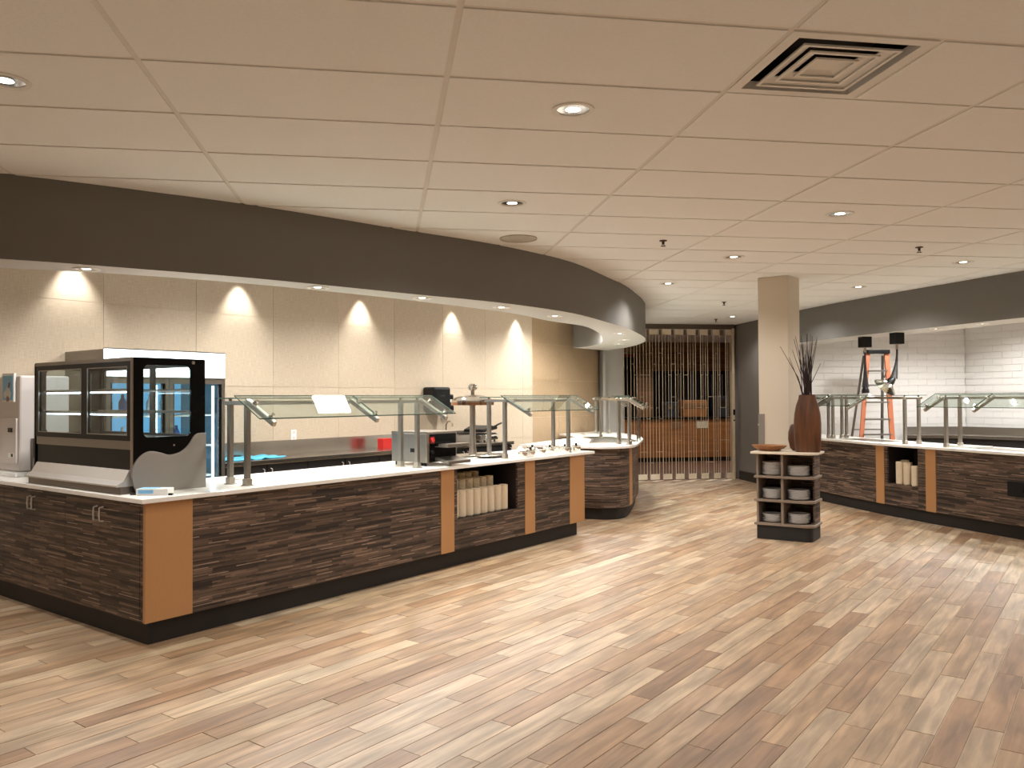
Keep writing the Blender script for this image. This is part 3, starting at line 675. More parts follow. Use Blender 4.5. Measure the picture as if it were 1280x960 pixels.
sw = catmull([(.045, 0), (.018, .06), (.008, .12), (.014, .175), (.05, .23), (.10, .262), (.145, .268), (.20, .256), (.26, .238), (.32, .245), (.37, .27), (.41, .31), (.438, .352), (.47, .372), (.53, .374)], 4)+[(.53, 0)]
for y0 in (ty0-.014, ty1+.018): MB().prism(sw, y0, y0+.014, fn=lambda a, b, h: (a, h, b)).build('side_cover', 'silver_paint', dc, bevel=.003)
MB().cyl((.44, ty0-.004, z(1.765)), (.44, ty0, z(1.765)), .012, n=12).cyl((.30, ty0-.004, z(1.212)), (.30, ty0, z(1.212)), .008, n=4).build('badge', 'steel', dc)
for zz_, d0 in ((1.575, .1), (1.425, .06)):
    sh = MB().box(.06, .46, ty0+.05, ty1-.05, z(zz_), z(zz_)+.008).build('shelf', 'clear_glass', dc)
    MB().box(.055, .068, ty0+.04, ty1-.04, z(zz_)-.004, z(zz_)+.014).box(.45, .465, ty0+.04, ty1-.04, z(zz_)-.004, z(zz_)+.014).build('shelf_rail', 'steel', sh)
    MB().box(.07, .085, ty0+.05, ty1-.05, z(zz_)-.014, z(zz_)-.004).build('light_strip', 'led', sh)
MB().box(.08, .10, ty0+.05, ty1-.05, z(1.745), z(1.755)).build('light_strip', 'led', dc)
bk = MB(); b_ = frame_mb(ty0+.02, .86, z(1.25), z(1.765), sx1-.03, sx1-.01, .03); 
for y0, y1 in ((ty0+.02, .86), (.86, ty1-.01)):
    f_ = frame_mb(y0, y1, z(1.25), z(1.765), sx1-.03, sx1-.012, .028).build('rear_door', 'steel_dark', dc); MB().box(sx1-.022, sx1-.018, y0+.028, y1-.028, z(1.272), z(1.742)).build('pane', 'clear_glass', f_)

# folded receipt packet on the counter corner
ph = tag(empty('leaflet', (*at(193, 618.5, T), T), -.155), 'small blue and white folded leaflet at the counter corner', 'leaflet')
MB().box(-.10, .10, -.04, .06, .0, .042).build('cover', 'white', ph, bevel=.003)
MB().box(-.09, .03, -.036, .055, .0421, .0430).box(-.085, .01, -.0410, -.040, .012, .034).build('print', 'picture_blue', ph)
MB().box(-.15, -.10, -.01, .012, 0, .010).box(.10, .125, -.03, -.012, 0, .012).build('clip', 'black', ph)

# ------------------------------------------------------------------ soft-serve machine
mp_ = Vector(W(.186, 2.271)); ml_ = Vector(W(.089, 2.415)); md_ = (ml_-mp_).normalized()
ma = math.atan2(-md_.y, -md_.x)
im = tag(empty('soft_serve_machine', (*W(.095, 2.12), T), ANG-PI/2), 'white soft-serve machine with ice cream picture at the photo edge', 'machine')
MB().box(-.43, .0, .02, .40, .035, .80).build('body', 'white_plastic', im, bevel=.015)
MB().box(-.44, .02, -.02, .42, .0, .035).build('base', 'white', im, bevel=.006)
MB().box(-.30, -.03, .003, .02, .10, .46).build('front_panel', 'white_plastic', im, bevel=.004)
f_ = MB().box(-.28, -.065, .0, .02, .59, .82).build('picture_frame', 'white', im, bevel=.003)
pb = MB().box(-.262, -.08, -.003, .0, .605, .80).build('picture', 'picture_blue', f_)
cone = MB(); 
for q, r_ in (((-.17, .66), .04), ((-.14, .655), .032), ((-.155, .69), .026), ((-.20, .65), .03)): cone.cyl((q[0], -.0055, q[1]), (q[0], -.003, q[1]), r_, n=14)
cone.build('cream_swirl', 'white', f_)
MB().bar((-.14, -.007, .70), (-.125, -.007, .745), .012, .003).cyl((-.16, -.0075, .615), (-.16, -.0055, .615), .024, n=12).build('sauce', 'skin_brown', f_)
MB().box(-.16, -.09, -.004, .003, .35, .385).build('button', 'black', im)
MB().box(-.16, -.06, -.001, .003, .15, .185).box(-.15, -.135, -.0015, .003, .155, .18).build('sticker', 'white', im)
for i in range(4): MB().box(-.10+i*.009, -.096+i*.009, -.003, -.001, .155, .18).build('sticker_bar', 'black', im)
MB().box(.005, .045, .10, .34, .035, .30).build('vent_grille', 'steel_dark', im)

# ------------------------------------------------------------------ upright fridge behind the case
fr_ = tag(lroot('upright_fridge', .674, 1.90), 'tall upright glass-door fridge with lit white header behind the display case', 'fridge')
FW = 1.11
MB().box(0, .03, .02, .70, .08, 1.94).box(FW-.03, FW, .02, .70, .08, 1.94).box(.03, FW-.03, .67, .70, .08, 1.94).box(.03, FW-.03, .02, .67, 1.69, 1.94).box(.03, FW-.03, .02, .67, .08, .2).build('body', 'brushed', fr_)
MB().box(.0, FW, -.03, .02, 1.712, 1.94).build('header', 'header_led', fr_)
MB().box(-.004, FW+.004, -.034, .02, 1.94, 1.95).box(-.004, FW+.004, -.034, .02, 1.702, 1.712).build('header_trim', 'steel', fr_)
MB().box(0.01, FW-.01, .03, .69, 0, .08).build('base', 'black', fr_)
MB().box(.035, FW-.035, .655, .668, .2, 1.69).build('inner_back', 'fridge_glow', fr_)
for k, (a, b) in enumerate(((.0, FW/2-.002), (FW/2+.002, FW))):
    d = MB()
    d = MB().box(a, a+.035, -.03, .015, .12, 1.70).box(b-.035, b, -.03, .015, .12, 1.70).box(a+.035, b-.035, -.03, .015, .12, .17).box(a+.035, b-.035, -.03, .015, 1.655, 1.70).build('door', 'brushed' , fr_)
    MB().box(a+.035, a+.055, -.012, .012, .17, 1.655).box(b-.055, b-.035, -.012, .012, .17, 1.655).build('gasket', 'black', d)
    MB().box(a+.055, b-.055, -.008, -.003, .17, 1.655).build('pane', 'clear_glass', d)
    MB().box(b-.095, b-.075, .03, .04, .2, 1.64).build('light_strip', 'led', d)
for i, zz_ in enumerate((.5, .80, 1.08, 1.36)):
    MB().box(.035, FW-.035, .10, .64, zz_, zz_+.015).build('shelf', 'white', fr_)
    cols = ['product_blue', 'product_white', 'product_green', 'product_white']
    for j in range(8):
        if random.random() < .25: continue
        x_ = .12+j*.125; o = MB().lathe([(.03, 0), (.034, .01), (.034, .12), (.014, .155), (.014, .185), (0, .187)], n=10).build('bottle', random.choice(cols), smooth=True)
        o.location = (*W(.674+x_, 1.90+.18), zz_+.015)
        tag(o, '%s bottle from the left on the %s fridge shelf' % (ORD[j], ['lowest', 'second lowest', 'third', 'top'][i]), 'bottle', 'bottles inside the upright fridge')

# ------------------------------------------------------------------ back counter, left kitchen
bc = tag(lroot('back_counter', 1.83, 2.0), 'black back counter with stainless worktop along the left tiled wall', 'counter')
BL = 4.62
MB().box(0, BL, .03, .58, .1, .865).build('cabinet', 'cabinet_black', bc)
MB().box(0.02, BL-.02, .08, .56, 0, .1).build('toe_kick', 'toe_black', bc)
MB().box(-.01, BL+.02, -.01, .59, .865, .91).build('worktop', 'worktop_steel', bc, bevel=.004)
MB().box(-.01, BL+.02, .565, .59, .91, 1.06).build('splashback', 'worktop_steel', bc)
x_ = .02
for k in range(9):
    d = MB().box(x_, x_+.50, .012, .03, .12, .855).build('door', 'cabinet_black', bc)
    hx = x_+(.46 if k % 2 == 0 else .04); MB().tube([(hx, .012, .82), (hx, -.012, .815), (hx, -.012, .70), (hx, .012, .695)], .005, 6).build('handle', 'handle_metal', d, smooth=True); x_ += .512
# items on it
bx = tag(lroot('red_box', 4.22, 2.28, .91), 'small red box on the back counter left of the toaster', 'box'); MB().box(0, .14, 0, .1, 0, .115).build('body', 'red', bx, bevel=.004); MB().box(-.002, .142, -.002, .102, .095, .122).build('lid', 'red', bx, bevel=.003)
clm = MB(); N_ = 14; vs = []; fs = []
for i in range(N_+1):
    for j in range(8): vs.append((i/N_*.72, j/7*.42+.015*math.sin(i*1.3), .012+.012*math.sin(i*1.9+j)*math.cos(j*1.1+i*.4)))
for i in range(N_):
    for j in range(7): a = i*8+j; fs.append((a, a+8, a+9, a+1))
o = clm.add(vs, fs).build('cloth', 'blue_cloth', smooth=True, recalc=False); o.modifiers.new('thick', 'SOLIDIFY').thickness = .008
o.location = (*W(1.9, 2.06), .912); o.rotation_euler = (0, 0, ANG); tag(o, 'crumpled pale blue cloth on the stainless back counter', 'cloth')
pp = tag(lroot('panini_press', 6.0, 2.12, .91, .25), 'black panini press with raised lid on the back counter', 'press')
MB().box(0, .42, 0, .34, .02, .10).build('base', 'chrome', pp, bevel=.01); MB().box(.02, .40, .02, .32, .10, .115).build('lower_plate', 'black', pp)
MB().prism([(-.02, .135), (.42, .165), (.42, .205), (.20, .225), (-.02, .175)], .01, .33, fn=lambda a, b, h: (a, h, b)).build('lid', 'black', pp, bevel=.01)
MB().tube([(.30, .02, .20), (.42, .0, .23), (.58, .02, .245)], .014, 8).build('handle', 'black', pp, smooth=True)
for q in (.04, .38): MB().cyl((q, .04, 0), (q, .04, .02), .015, n=8).cyl((q, .3, 0), (q, .3, .02), .015, n=8).build('foot', 'black', pp)
MB().cyl((.22, -.002, .06), (.22, -.02, .06), .014, n=12).cyl((.32, -.002, .06), (.32, -.02, .06), .014, n=12).build('knob', 'black', pp)
st_ = tag(lroot('steel_container', 5.35, 2.2, .91), 'low stainless container row beside the panini press', 'container'); MB().ring(rrect(0, .5, 0, .28, .03), rrect(.012, .488, .012, .268, .022), 0, .11).prism(rrect(.01, .49, .01, .27, .02), 0, .01).build('body', 'steel', st_)
# outlet on the wall
ou = tag(lroot('wall_outlet', 3.10, 2.597, 1.05), 'white duplex wall outlet above the back counter', 'outlet'); MB().box(0, .075, -.008, .0, 0, .12).build('plate', 'white', ou, bevel=.003)
for q in (.03, .09): MB().box(.022, .053, -.012, -.008, q-.015, q+.015).build('socket', 'white_plastic', ou)
# paper towel and soap dispensers
pd = tag(lroot('towel_dispenser', 5.245, 2.598, 1.31), 'large black paper towel dispenser on the tiled wall', 'dispenser')
MB().box(0, .33, -.22, 0, 0.03, .355).build('body', 'black', pd, bevel=.03, seg=3); MB().box(.04, .29, -.20, -.02, 0, .04).build('outlet_slot', 'black_gloss', pd); MB().box(.12, .21, -.222, -.218, .22, .25).build('window', 'window_black', pd)
ps = tag(lroot('soap_dispenser', 5.62, 2.598, 1.31), 'small black soap dispenser beside the towel dispenser', 'dispenser')
MB().box(0, .13, -.12, 0, 0, .26).build('body', 'black', ps, bevel=.02, seg=3); MB().box(.02, .11, -.135, -.10, .04, .10).build('push_bar', 'black_gloss', ps, bevel=.006); MB().box(.05, .08, -.123, -.119, .15, .19).build('window', 'white', ps)
# sink tap
tp = tag(lroot('tap', 5.55, 2.45, .91), 'small curved chrome tap on the back counter behind the toaster', 'tap'); MB().tube([(0, 0, 0), (0, 0, .25), (.0, -.03, .29), (.0, -.08, .295), (0, -.11, .26), (0, -.11, .23)], .010, 8).build('spout', 'chrome', tp, smooth=True); MB().cyl((0, 0, 0), (0, 0, .03), .025, n=12).build('base', 'chrome', tp)

# ------------------------------------------------------------------ conveyor toaster
to = tag(lroot('conveyor_toaster', 2.61, .075, T), 'stainless conveyor toaster with black front on the left counter', 'toaster')
MB().box(0, .40, .02, .44, .03, .30).build('housing', 'brushed', to, bevel=.006)
MB().box(-.004, .404, -.006, .44, .285, .305).build('top_cover', 'steel', to, bevel=.004)
MB().box(.03, .385, -.004, .02, .035, .28).build('front_panel', 'black_gloss', to)
MB().box(.0, .03, -.002, .02, .03, .285).build('front_frame', 'steel', to); MB().box(.385, .40, -.002, .02, .03, .285).build('front_frame', 'steel', to)
MB().bar((.10, -.10, .185), (.40, -.10, .185), .11, .022).box(.10, .40, -.16, -.002, .166, .172).build('loading_tray', 'steel', to)
MB().prism([(-.17, .02), (-.17, .045), (.0, .075), (.0, .05)], .10, .40, fn=lambda a, b, h: (h, a, b)).build('catch_tray', 'brushed', to)
MB().lathe([(.022, 0), (.018, .02), (0, .02)], n=12).build('knob', 'red', to).matrix_local = Matrix.Translation((.06, -.004, .23)) @ Matrix.Rotation(PI/2, 4, 'X')
MB().lathe([(.020, 0), (.016, .018), (0, .018)], n=12).build('knob', 'black', to).matrix_local = Matrix.Translation((.06, -.004, .12)) @ Matrix.Rotation(PI/2, 4, 'X')
MB().box(.035, .09, -.008, -.004, .20, .26).build('control_plate', 'dark_red', to)
for a, b in ((.03, .05), (.37, .05), (.03, .40), (.37, .40)): MB().cyl((a, b, 0), (a, b, .03), .015, n=8).build('foot', 'black', to)
MB().box(-.004, 0, .12, .20, .12, .155).build('side_vent', 'black', to)

# ------------------------------------------------------------------ heated carving lamp with round chrome hood
hl = tag(lroot('carving_lamp', 3.83, .56, T), 'chrome domed heat lamp standing on the left counter', 'lamp')
MB().lathe([(.0, .58), (.215, .54), (.22, .545), (.222, .575), (.20, .60), (.13, .625), (.05, .635), (0, .636)], n=32).build('hood', 'chrome', hl, smooth=True)
MB().lathe([(.220, .53), (.223, .53), (.224, .56), (.221, .56)], n=32).build('hood_rim', 'rim_reflect', hl, smooth=True)  # brown metal tone paints the warm reflection on the rim
MB().lathe([(.020, .63), (.022, .68), (.045, .695), (.05, .72), (.035, .745), (.0, .755)], n=16).build('finial', 'chrome', hl, smooth=True)
MB().lathe([(.045, 0.02), (.032, .10), (.030, .56), (.030, .575)], n=16).build('pole', 'steel', hl, smooth=True)
MB().box(-.33, .33, -.12, .16, 0, .02).build('base_plate', 'worktop_steel', hl, bevel=.004)
MB().lathe([(0, .03), (.13, .03), (.145, .022), (.155, .034), (.165, .02)], cx=-.04, cy=-.27, n=28, sx=1.15, sy=.8).build('carving_dish', 'steel', hl, smooth=True)
MB().lathe([(.125, .031), (.0, .032)], cx=-.04, cy=-.27, n=28, sx=1.15, sy=.8).build('dish_well', 'black', hl)
MB().lathe([(0, 0), (.12, 0), (.165, .018), (.165, .022)], cx=-.04, cy=-.27, n=28, sx=1.15, sy=.8).build('dish_foot', 'steel_dark', hl, smooth=True)

# flush white warming plates with dark joints
hp = tag(lroot('hot_plate', .95, .30, T), 'flush white glass warming plate with thin dark joint, nearer the display case', 'hot plate', 'flush warming plates on the left counter')
MB().box(0, .62, 0, .40, 0, .0016).build('joint', 'steel_dark', hp); MB().box(.005, .615, .005, .395, .0, .0026).build('plate', 'quartz', hp)
h2 = copy_tree(hp); h2.location = (*W(1.62, .30), T); h2['label'] = 'flush white glass warming plate with thin dark joint, nearer the toaster'

# chrome condiment pots along the counter end
pots = [(3.93, -.01, 0), (4.12, .16, 2), (4.08, .0, 1), (4.30, .02, 0), (4.42, .22, 1), (4.52, .06, 1), (4.68, .20, 0), (4.72, .0, 1), (4.86, .20, 0), (4.98, .02, 1)]
for i, (s, t, kind) in enumerate(pots):
    if kind == 2:
        o = tag(lroot('napkin', s, t, T), 'crumpled white napkin among the chrome pots', 'napkin')
        MB().lathe([(0, 0), (.07, .0), (.06, .03), (.035, .07), (.012, .10), (0, .102)], n=9).build('cloth', 'white', o, smooth=True); continue
    o = tag(lroot('condiment_pot', s, t, T), '%s%s chrome condiment pot from the left, left counter end' % (ORD[i], ' lidded' if kind else ' open'), 'pot', 'chrome condiment pots')
    MB().lathe([(0, 0), (.04, 0), (.048, .01), (.05, .055), (.057, .06), (.055, .064), (.046, .06), (.043, .012), (0, .01)], n=18).build('body', 'chrome', o, smooth=True)
    if kind:
        MB().lathe([(.052, .061), (.045, .07), (.02, .076), (0, .077)], n=18).build('lid', 'chrome', o, smooth=True); MB().lathe([(.009, .075), (.015, .088), (.011, .098), (0, .1)], n=10).build('knob', 'black', o, smooth=True)
    else: MB().tube([(.03, 0, .03), (.05, .01, .09), (.085, .02, .12)], .005, 6).build('spoon', 'steel', o, smooth=True)

# ================================================================== KIDNEY-SHAPED COUNTER AT THE BULKHEAD TIP
KP = [(1.72, 10.32), (2.2, 9.90), (2.62, 9.66)] + [tuple(p) for p in catmull([(2.62, 9.66), (2.86, 9.66), (3.06, 9.80), (3.22, 10.10), (3.47, 10.72), (3.72, 11.4), (3.90, 12.1), (3.98, 12.9), (3.93, 13.7), (3.70, 14.07)], 3)][1:] + [(2.88, 13.28), (2.93, 12.7), (2.86, 12.02), (2.12, 10.95)]
kc = tag(empty('corner_counter', (3.0, 11.0, 0)), 'rounded dark wood-strip counter beyond the long left counter', 'counter')
KP_ = [(x-3.0, y-11.0) for x, y in KP]
body = offset_poly(KP_, .07)
lam = body[:len(body)-4]
ki = offset_poly(KP_, .09)[:len(body)-4]
j = 3
kacc = min(range(len(lam)), key=lambda i: math.dist((lam[i][0]+3, lam[i][1]+11), (3.03, 9.9)))
MB().ribbon(lam[:kacc+1], ki[:kacc+1], Z0, Z1).build('front_panel', 'laminate', kc)
MB().ribbon(lam[kacc:kacc+3], ki[kacc:kacc+3], Z0, Z1).build('accent_panel', 'orange_panel', kc)
MB().ribbon(lam[kacc+2:], ki[kacc+2:], Z0, Z1).build('front_panel', 'laminate', kc, smooth=True)
MB().prism(offset_poly(KP_, .12), 0, Z0).build('toe_kick', 'toe_black', kc)
MB().prism(offset_poly(KP_, .095), Z0, Z1).build('carcass', 'cabinet_black', kc)
kt = tag(MB().prism(KP_, .882, T).build('countertop', 'quartz', bevel=.004), 'white rounded countertop on the corner counter by the gate', 'countertop'); kt.location = (3.0, 11.0, 0)
# sunk food well
kw = tag(empty('food_well', (3.10, 10.95, T), .35), 'shallow steel food well in the rounded corner countertop', 'food well')
wl = [(-.62, -.38), (-.1, -.42), (.22, -.30), (.42, .2), (.5, .8), (.14, .9), (-.02, .45), (-.25, .12)]
wl = resample(catmull(wl+[wl[0]], 4), 40)[:-1]
MB().ring(wl, offset_poly(wl, .03), 0, .012).build('rim', 'steel', kw); MB().prism(offset_poly(wl, .028), 0, .003).build('pan', 'steel_dark', kw)
kd = [(.55, -.83), (.9, -.43), (.97, -.25)]
guard('sneeze_guard', 'curved-plan glass sneeze guard on the rounded corner counter', [((3.08, 10.0), (3.0, 10.2)), ((3.50, 11.85), (3.22, 11.9)), ((3.72, 13.2), (3.5, 13.25))],
      arms=[((3.06, 10.0), (.62, -.78)), ((3.40, 11.0), (.93, -.36)), ((3.62, 12.0), (.97, -.2)), ((3.74, 13.1), (1, -.05))], over0=.05, over1=.05, reach=.25, drop=.13)
eg = tag(empty('end_guard', (3.53, 10.98, T), 1.18), 'small clear glass end screen on the rounded corner counter', 'screen')
MB().box(-.32, .12, 0, .006, .03, .42).build('pane', 'clear_glass', eg); MB().box(-.34, -.32, -.005, .011, 0, .44).box(.12, .135, -.005, .011, 0, .44).box(-.34, .135, -.005, .011, .42, .432).build('frame', 'steel_dark', eg)

# ================================================================== RIGHT SERVING COUNTER
RP = resample(catmull([(6.27, 12.1), (6.25, 11.0), (6.29, 9.7), (6.36, 9.0), (6.47, 8.3), (6.61, 7.5), (6.86, 6.55), (7.25, 5.6), (7.9, 4.7)], 8), 140)
def roff(P, d):  # +d = towards the hall
    out = []
    for i in range(len(P)):
        a, b = Vector(P[max(i-1, 0)]), Vector(P[min(i+1, len(P)-1)]); t_ = (b-a).normalized(); out.append((P[i][0]+t_.y*d, P[i][1]-t_.x*d))
    return out
def rsub(ya, yb, d):
    """the toe line from y=ya down to y=yb, offset by d towards the hall"""
    pts = []
    for i, (a, b) in enumerate(zip(RP[:-1], RP[1:])):
        for y in (ya, yb):
            if a[1] >= y > b[1]: f = (a[1]-y)/(a[1]-b[1]); pts.append((a[0]+(b[0]-a[0])*f, y, i))
        if ya-.008 > b[1] > yb+.008: pts.append((b[0], b[1], i))
    pts.sort(key=lambda q: -q[1]); out = []
    for x, y, i in pts:
        a, b = Vector(RP[max(i-2, 0)]), Vector(RP[min(i+3, len(RP)-1)]); t_ = (b-a).normalized(); out.append((x+t_.y*d, y-t_.x*d))
    return out
def rsolve(px_, d):
    Q = roff(RP, d); best = None
    for a, b in zip(Q[:-1], Q[1:]):
        pa, pb = proj(a[0], a[1], T), proj(b[0], b[1], T)
        if pa and pb and pa[0] <= px_ <= pb[0]: f = (px_-pa[0])/(pb[0]-pa[0]); return (a[0]+(b[0]-a[0])*f, a[1]+(b[1]-a[1])*f)
    return None
rc = tag(empty('serving_counter', (6.3, 9.0, 0)), 'long curved dark wood-strip serving counter along the right side', 'counter')
def R2(P): return [(x-6.3, y-9.0) for x, y in P]
def rpanel(ya, yb, z0=Z0, z1=Z1, m='laminate', name='front_panel', d0=.05, d1=.03): return MB().ribbon(R2(rsub(ya, yb, d0)), R2(rsub(ya, yb, d1)), z0, z1).build(name, m, rc, smooth=True)
YE0, YE1 = 11.95, 4.9
rpanel(YE0, 9.605); rpanel(9.60, 9.45, m='orange_panel', name='accent_panel', d0=.056); rpanel(9.445, 9.395); rpanel(9.395, 8.89, Z0, .418); rpanel(8.89, 8.775)
rpanel(8.77, 8.625, m='orange_panel', name='accent_panel', d0=.056); rpanel(8.62, YE1)
MB().ribbon(R2(rsub(YE0, YE1, 0)), R2(rsub(YE0, YE1, -.05)), 0, Z0).build('toe_kick', 'toe_black', rc, smooth=True)
MB().ribbon(R2(rsub(YE0, YE1, -.55)), R2(rsub(YE0, YE1, -.60)), 0, Z1).build('back_panel', 'cabinet_black', rc, smooth=True)
MB().ribbon(R2(rsub(9.395, 8.89, -.34)), R2(rsub(9.395, 8.89, -.36)), .40, Z1).build('niche', 'niche_black', rc)
MB().ribbon(R2(rsub(9.395, 8.89, .03)), R2(rsub(9.395, 8.89, -.36)), .398, .418).build('niche_shelf', 'niche_black', rc)
for ya in (9.40, 8.90): MB().ribbon(R2(rsub(ya+.005, ya-.008, .03)), R2(rsub(ya+.005, ya-.008, -.36)), .40, Z1).build('niche_side', 'niche_black', rc)
q = MB().ribbon(R2(rsub(8.055, 7.62-.02, .058)), R2(rsub(8.055, 7.60, .05)), .46, .60)
kb = tag(empty('black_access_plate', (0, 0, 0)), 'black rectangular access plate on the right counter front', 'plate')
qa, qb = rsub(7.70, 7.22, .056), rsub(7.70, 7.22, .0505); kb.location = (qa[0][0], qa[0][1], .45)
MB().ribbon([(x-qa[0][0], y-qa[0][1]) for x, y in qa], [(x-qa[0][0], y-qa[0][1]) for x, y in qb], 0, .155).build('plate', 'black', kb)
sc = rsub(7.5, 7.48, .058)[0]; MB().box(sc[0]-qa[0][0]-.004, sc[0]-qa[0][0], sc[1]-qa[0][1]-.03, sc[1]-qa[0][1]+.03, .05, .11).build('socket', 'window_black', kb)
rt = tag(MB().ribbon(R2(rsub(YE0+.1, YE1-.1, .08)), R2(rsub(YE0+.1, YE1-.1, -.64)), .882, T).build('countertop', 'quartz', smooth=True, bevel=.003), 'long white curved countertop on the right counter', 'countertop'); rt.location = (6.3, 9.0, 0)
for i, (px_, d, n) in enumerate(((1125, .0, 24), (1134.5, -.01, 24), (1144.5, .0, 21))):
    x, y = rsolve(px_, d)
    o = cup_stack_mb(n, .052).build('cup_stack', 'paper', smooth=True); o.location = (x, y, .418)
    tag(o, ['left', 'middle', 'right'][i]+' stack of cream paper cups in the right counter niche', 'cup stack', 'paper cup stacks in the right counter niche')
o = cup_stack_mb(25, .05).build('cup_stack', 'paper', smooth=True); x, y = rsolve(1131, -.13); o.location = (x, y, .418); tag(o, 'cream paper cup stack behind the other three in the right niche', 'cup stack', 'paper cup stacks in the right counter niche')
def rdir(p):
    i = min(range(len(RP)), key=lambda k: math.dist(RP[k], p)); a, b = Vector(RP[max(i-1, 0)]), Vector(RP[min(i+1, len(RP)-1)]); t_ = (b-a).normalized(); return (t_.y, -t_.x)
def rpair(px_, d0=-.06, d1=-.27):
    f = Vector(rsolve(px_, d0)); d = Vector(rdir(tuple(f))); return (tuple(f), tuple(f-d*(d0-d1)))
def rpair_y(y, d0=-.06, d1=-.27):
    f = Vector(rsub(y, y-.02, d0)[0]); d = Vector(rdir(tuple(f))); return (tuple(f), tuple(f-d*(d0-d1)))
p1, p2, p3, p4 = rpair(1036), rpair(1041.5), rpair(1131.5), rpair(1183)
pf, pn, pn2 = rpair_y(11.85), rpair_y(7.15), rpair_y(5.9)
ym = lambda y: (rpair_y(y)[0], rdir(rpair_y(y)[0]))
guard('sneeze_guard', 'farthest glass sneeze guard on the right counter, behind the vase', [pf, p1], arms=[(pf[0], rdir(pf[0])), (p1[0], rdir(p1[0]))], over1=.02)
guard('sneeze_guard', 'middle glass sneeze guard on the right counter under the heat lamps', [p2, p3], arms=[(p2[0], rdir(p2[0])), ym(9.95)], over0=.02, over1=.06)
guard('sneeze_guard', 'nearest glass sneeze guard on the right counter at the photo edge', [p4, pn, pn2], arms=[ym(p4[0][1]+.02), ym(7.95), ym(pn[0][1]), ym(pn2[0][1])])
# flush cold tops
for i, (ya, yb, la) in enumerate(((10.6, 9.75, 'flush steel serving well under the middle guard of the right counter'), (8.3, 7.4, 'flush steel serving well under the near guard of the right counter'))):
    A_, B_ = rsub(ya, yb, -.12), rsub(ya, yb, -.50); o_ = Vector(A_[0]); e_ = tag(empty('serving_well', (o_.x, o_.y, T)), la, 'serving well')
    A2 = [(x-o_.x, y-o_.y) for x, y in A_]; B2 = [(x-o_.x, y-o_.y) for x, y in B_]; MB().ribbon(A2, B2, 0, .003).build('rim', 'steel', e_)
    A3 = [(x-o_.x, y-o_.y) for x, y in rsub(ya-.03, yb+.03, -.15)]; B3 = [(x-o_.x, y-o_.y) for x, y in rsub(ya-.03, yb+.03, -.47)]; MB().ribbon(A3, B3, .003, .0045).build('pan', 'steel_dark', e_)
tx, ty = rsolve(1212, -.25)
tr = tag(empty('tray', (tx, ty, T), 1.7), 'white rectangular tray on the right counter by the near guard', 'tray'); MB().ring(rrect(-.20, .20, -.14, .14, .02), rrect(-.185, .185, -.125, .125, .015), 0, .022).build('rim', 'white', tr); MB().prism(rrect(-.195, .195, -.135, .135, .02), 0, .006).build('base', 'white', tr)

# back counter on the right


def cz(px_, Z): d = ray(px_, 497); k = Z/d.dot(fw); return (d.x*k, d.y*k)
fl = [cz(1132, 12.45), cz(1200, 12.3), cz(1300, 11.45), cz(1420, 10.5)]; bl_ = [cz(1132, 13.02), cz(1204, 13.0), cz(1296, 12.05), cz(1405, 10.95)]
rk0 = fl[0]; rk = tag(empty('back_counter', (rk0[0], rk0[1], 0)), 'stainless-topped black back counter along the right kitchen wall', 'counter')
fl = [(x-rk0[0], y-rk0[1]) for x, y in fl]; bl_ = [(x-rk0[0], y-rk0[1]) for x, y in bl_]
mixp = lambda f: [(a[0]+(b[0]-a[0])*f, a[1]+(b[1]-a[1])*f) for a, b in zip(fl, bl_)]
MB().ribbon(mixp(.05), mixp(.93), .1, .865).build('cabinet', 'cabinet_black', rk); MB().ribbon(mixp(.12), mixp(.9), 0, .1).build('toe_kick', 'toe_black', rk)
MB().ribbon(mixp(0), mixp(.97), .865, .91).build('worktop', 'worktop_steel', rk); MB().ribbon(mixp(.95), mixp(1.0), .91, 1.02).build('splashback', 'brushed', rk)

# heat lamps pulled down from the bulkhead
def heat_lamp(px_, py_, label, tilt, zb, sw):
    x, y = at(px_, py_, B); e_ = tag(empty('heat_lamp', (x, y, B)), label, 'lamp', 'pull-down heat lamps'); t_ = Vector((.985, -.17))
    MB().box(-.066, .066, -.066, .066, -.15, -.001).build('mount_box', 'black', e_, bevel=.004)
    L_ = B-zb; MB().tube([(0, 0, -.15), (0, 0, -.22)], .018, 8).build('strain_relief', 'steel', e_, smooth=True)
    pts = []; R_ = []
    for i in range(16):
        f = i/15; pts.append((sw*f*f*t_.x, sw*f*f*t_.y, -.22-(L_-.36)*f)); R_.append(.013+.036*f**2.2)
    MB().tube(pts, R_, 8).build('cord', 'coil', e_, smooth=True)
    base = Vector(pts[-1]); M = Matrix.Translation(base) @ Matrix.Rotation(tilt, 4, Vector((-t_.y, t_.x, 0)))
    nk = MB().lathe([(.035, -.0), (.052, -.05), (.05, -.10), (0, -.10)][::-1], n=14).build('neck', 'black', e_, smooth=True); nk.matrix_local = M
    sh = MB().lathe([(.05, -.085), (.07, -.10), (.15, -.16), (.16, -.175), (.152, -.175), (.066, -.106), (.04, -.09)], n=24).build('lamp_shade', 'chrome' if tilt else 'white_plastic', e_, smooth=True); sh.matrix_local = M
    bl = MB().lathe([(.0, -.165), (.04, -.155), (.045, -.13), (.02, -.10)], n=12).build('bulb', 'white', e_, smooth=True); bl.matrix_local = M
heat_lamp(1081, 421, 'black-corded heat lamp in front of the ladder', 0, 1.50, .0)
heat_lamp(1121, 416, 'black-corded heat lamp with tilted shade right of the ladder', .75, 1.61, -.05)

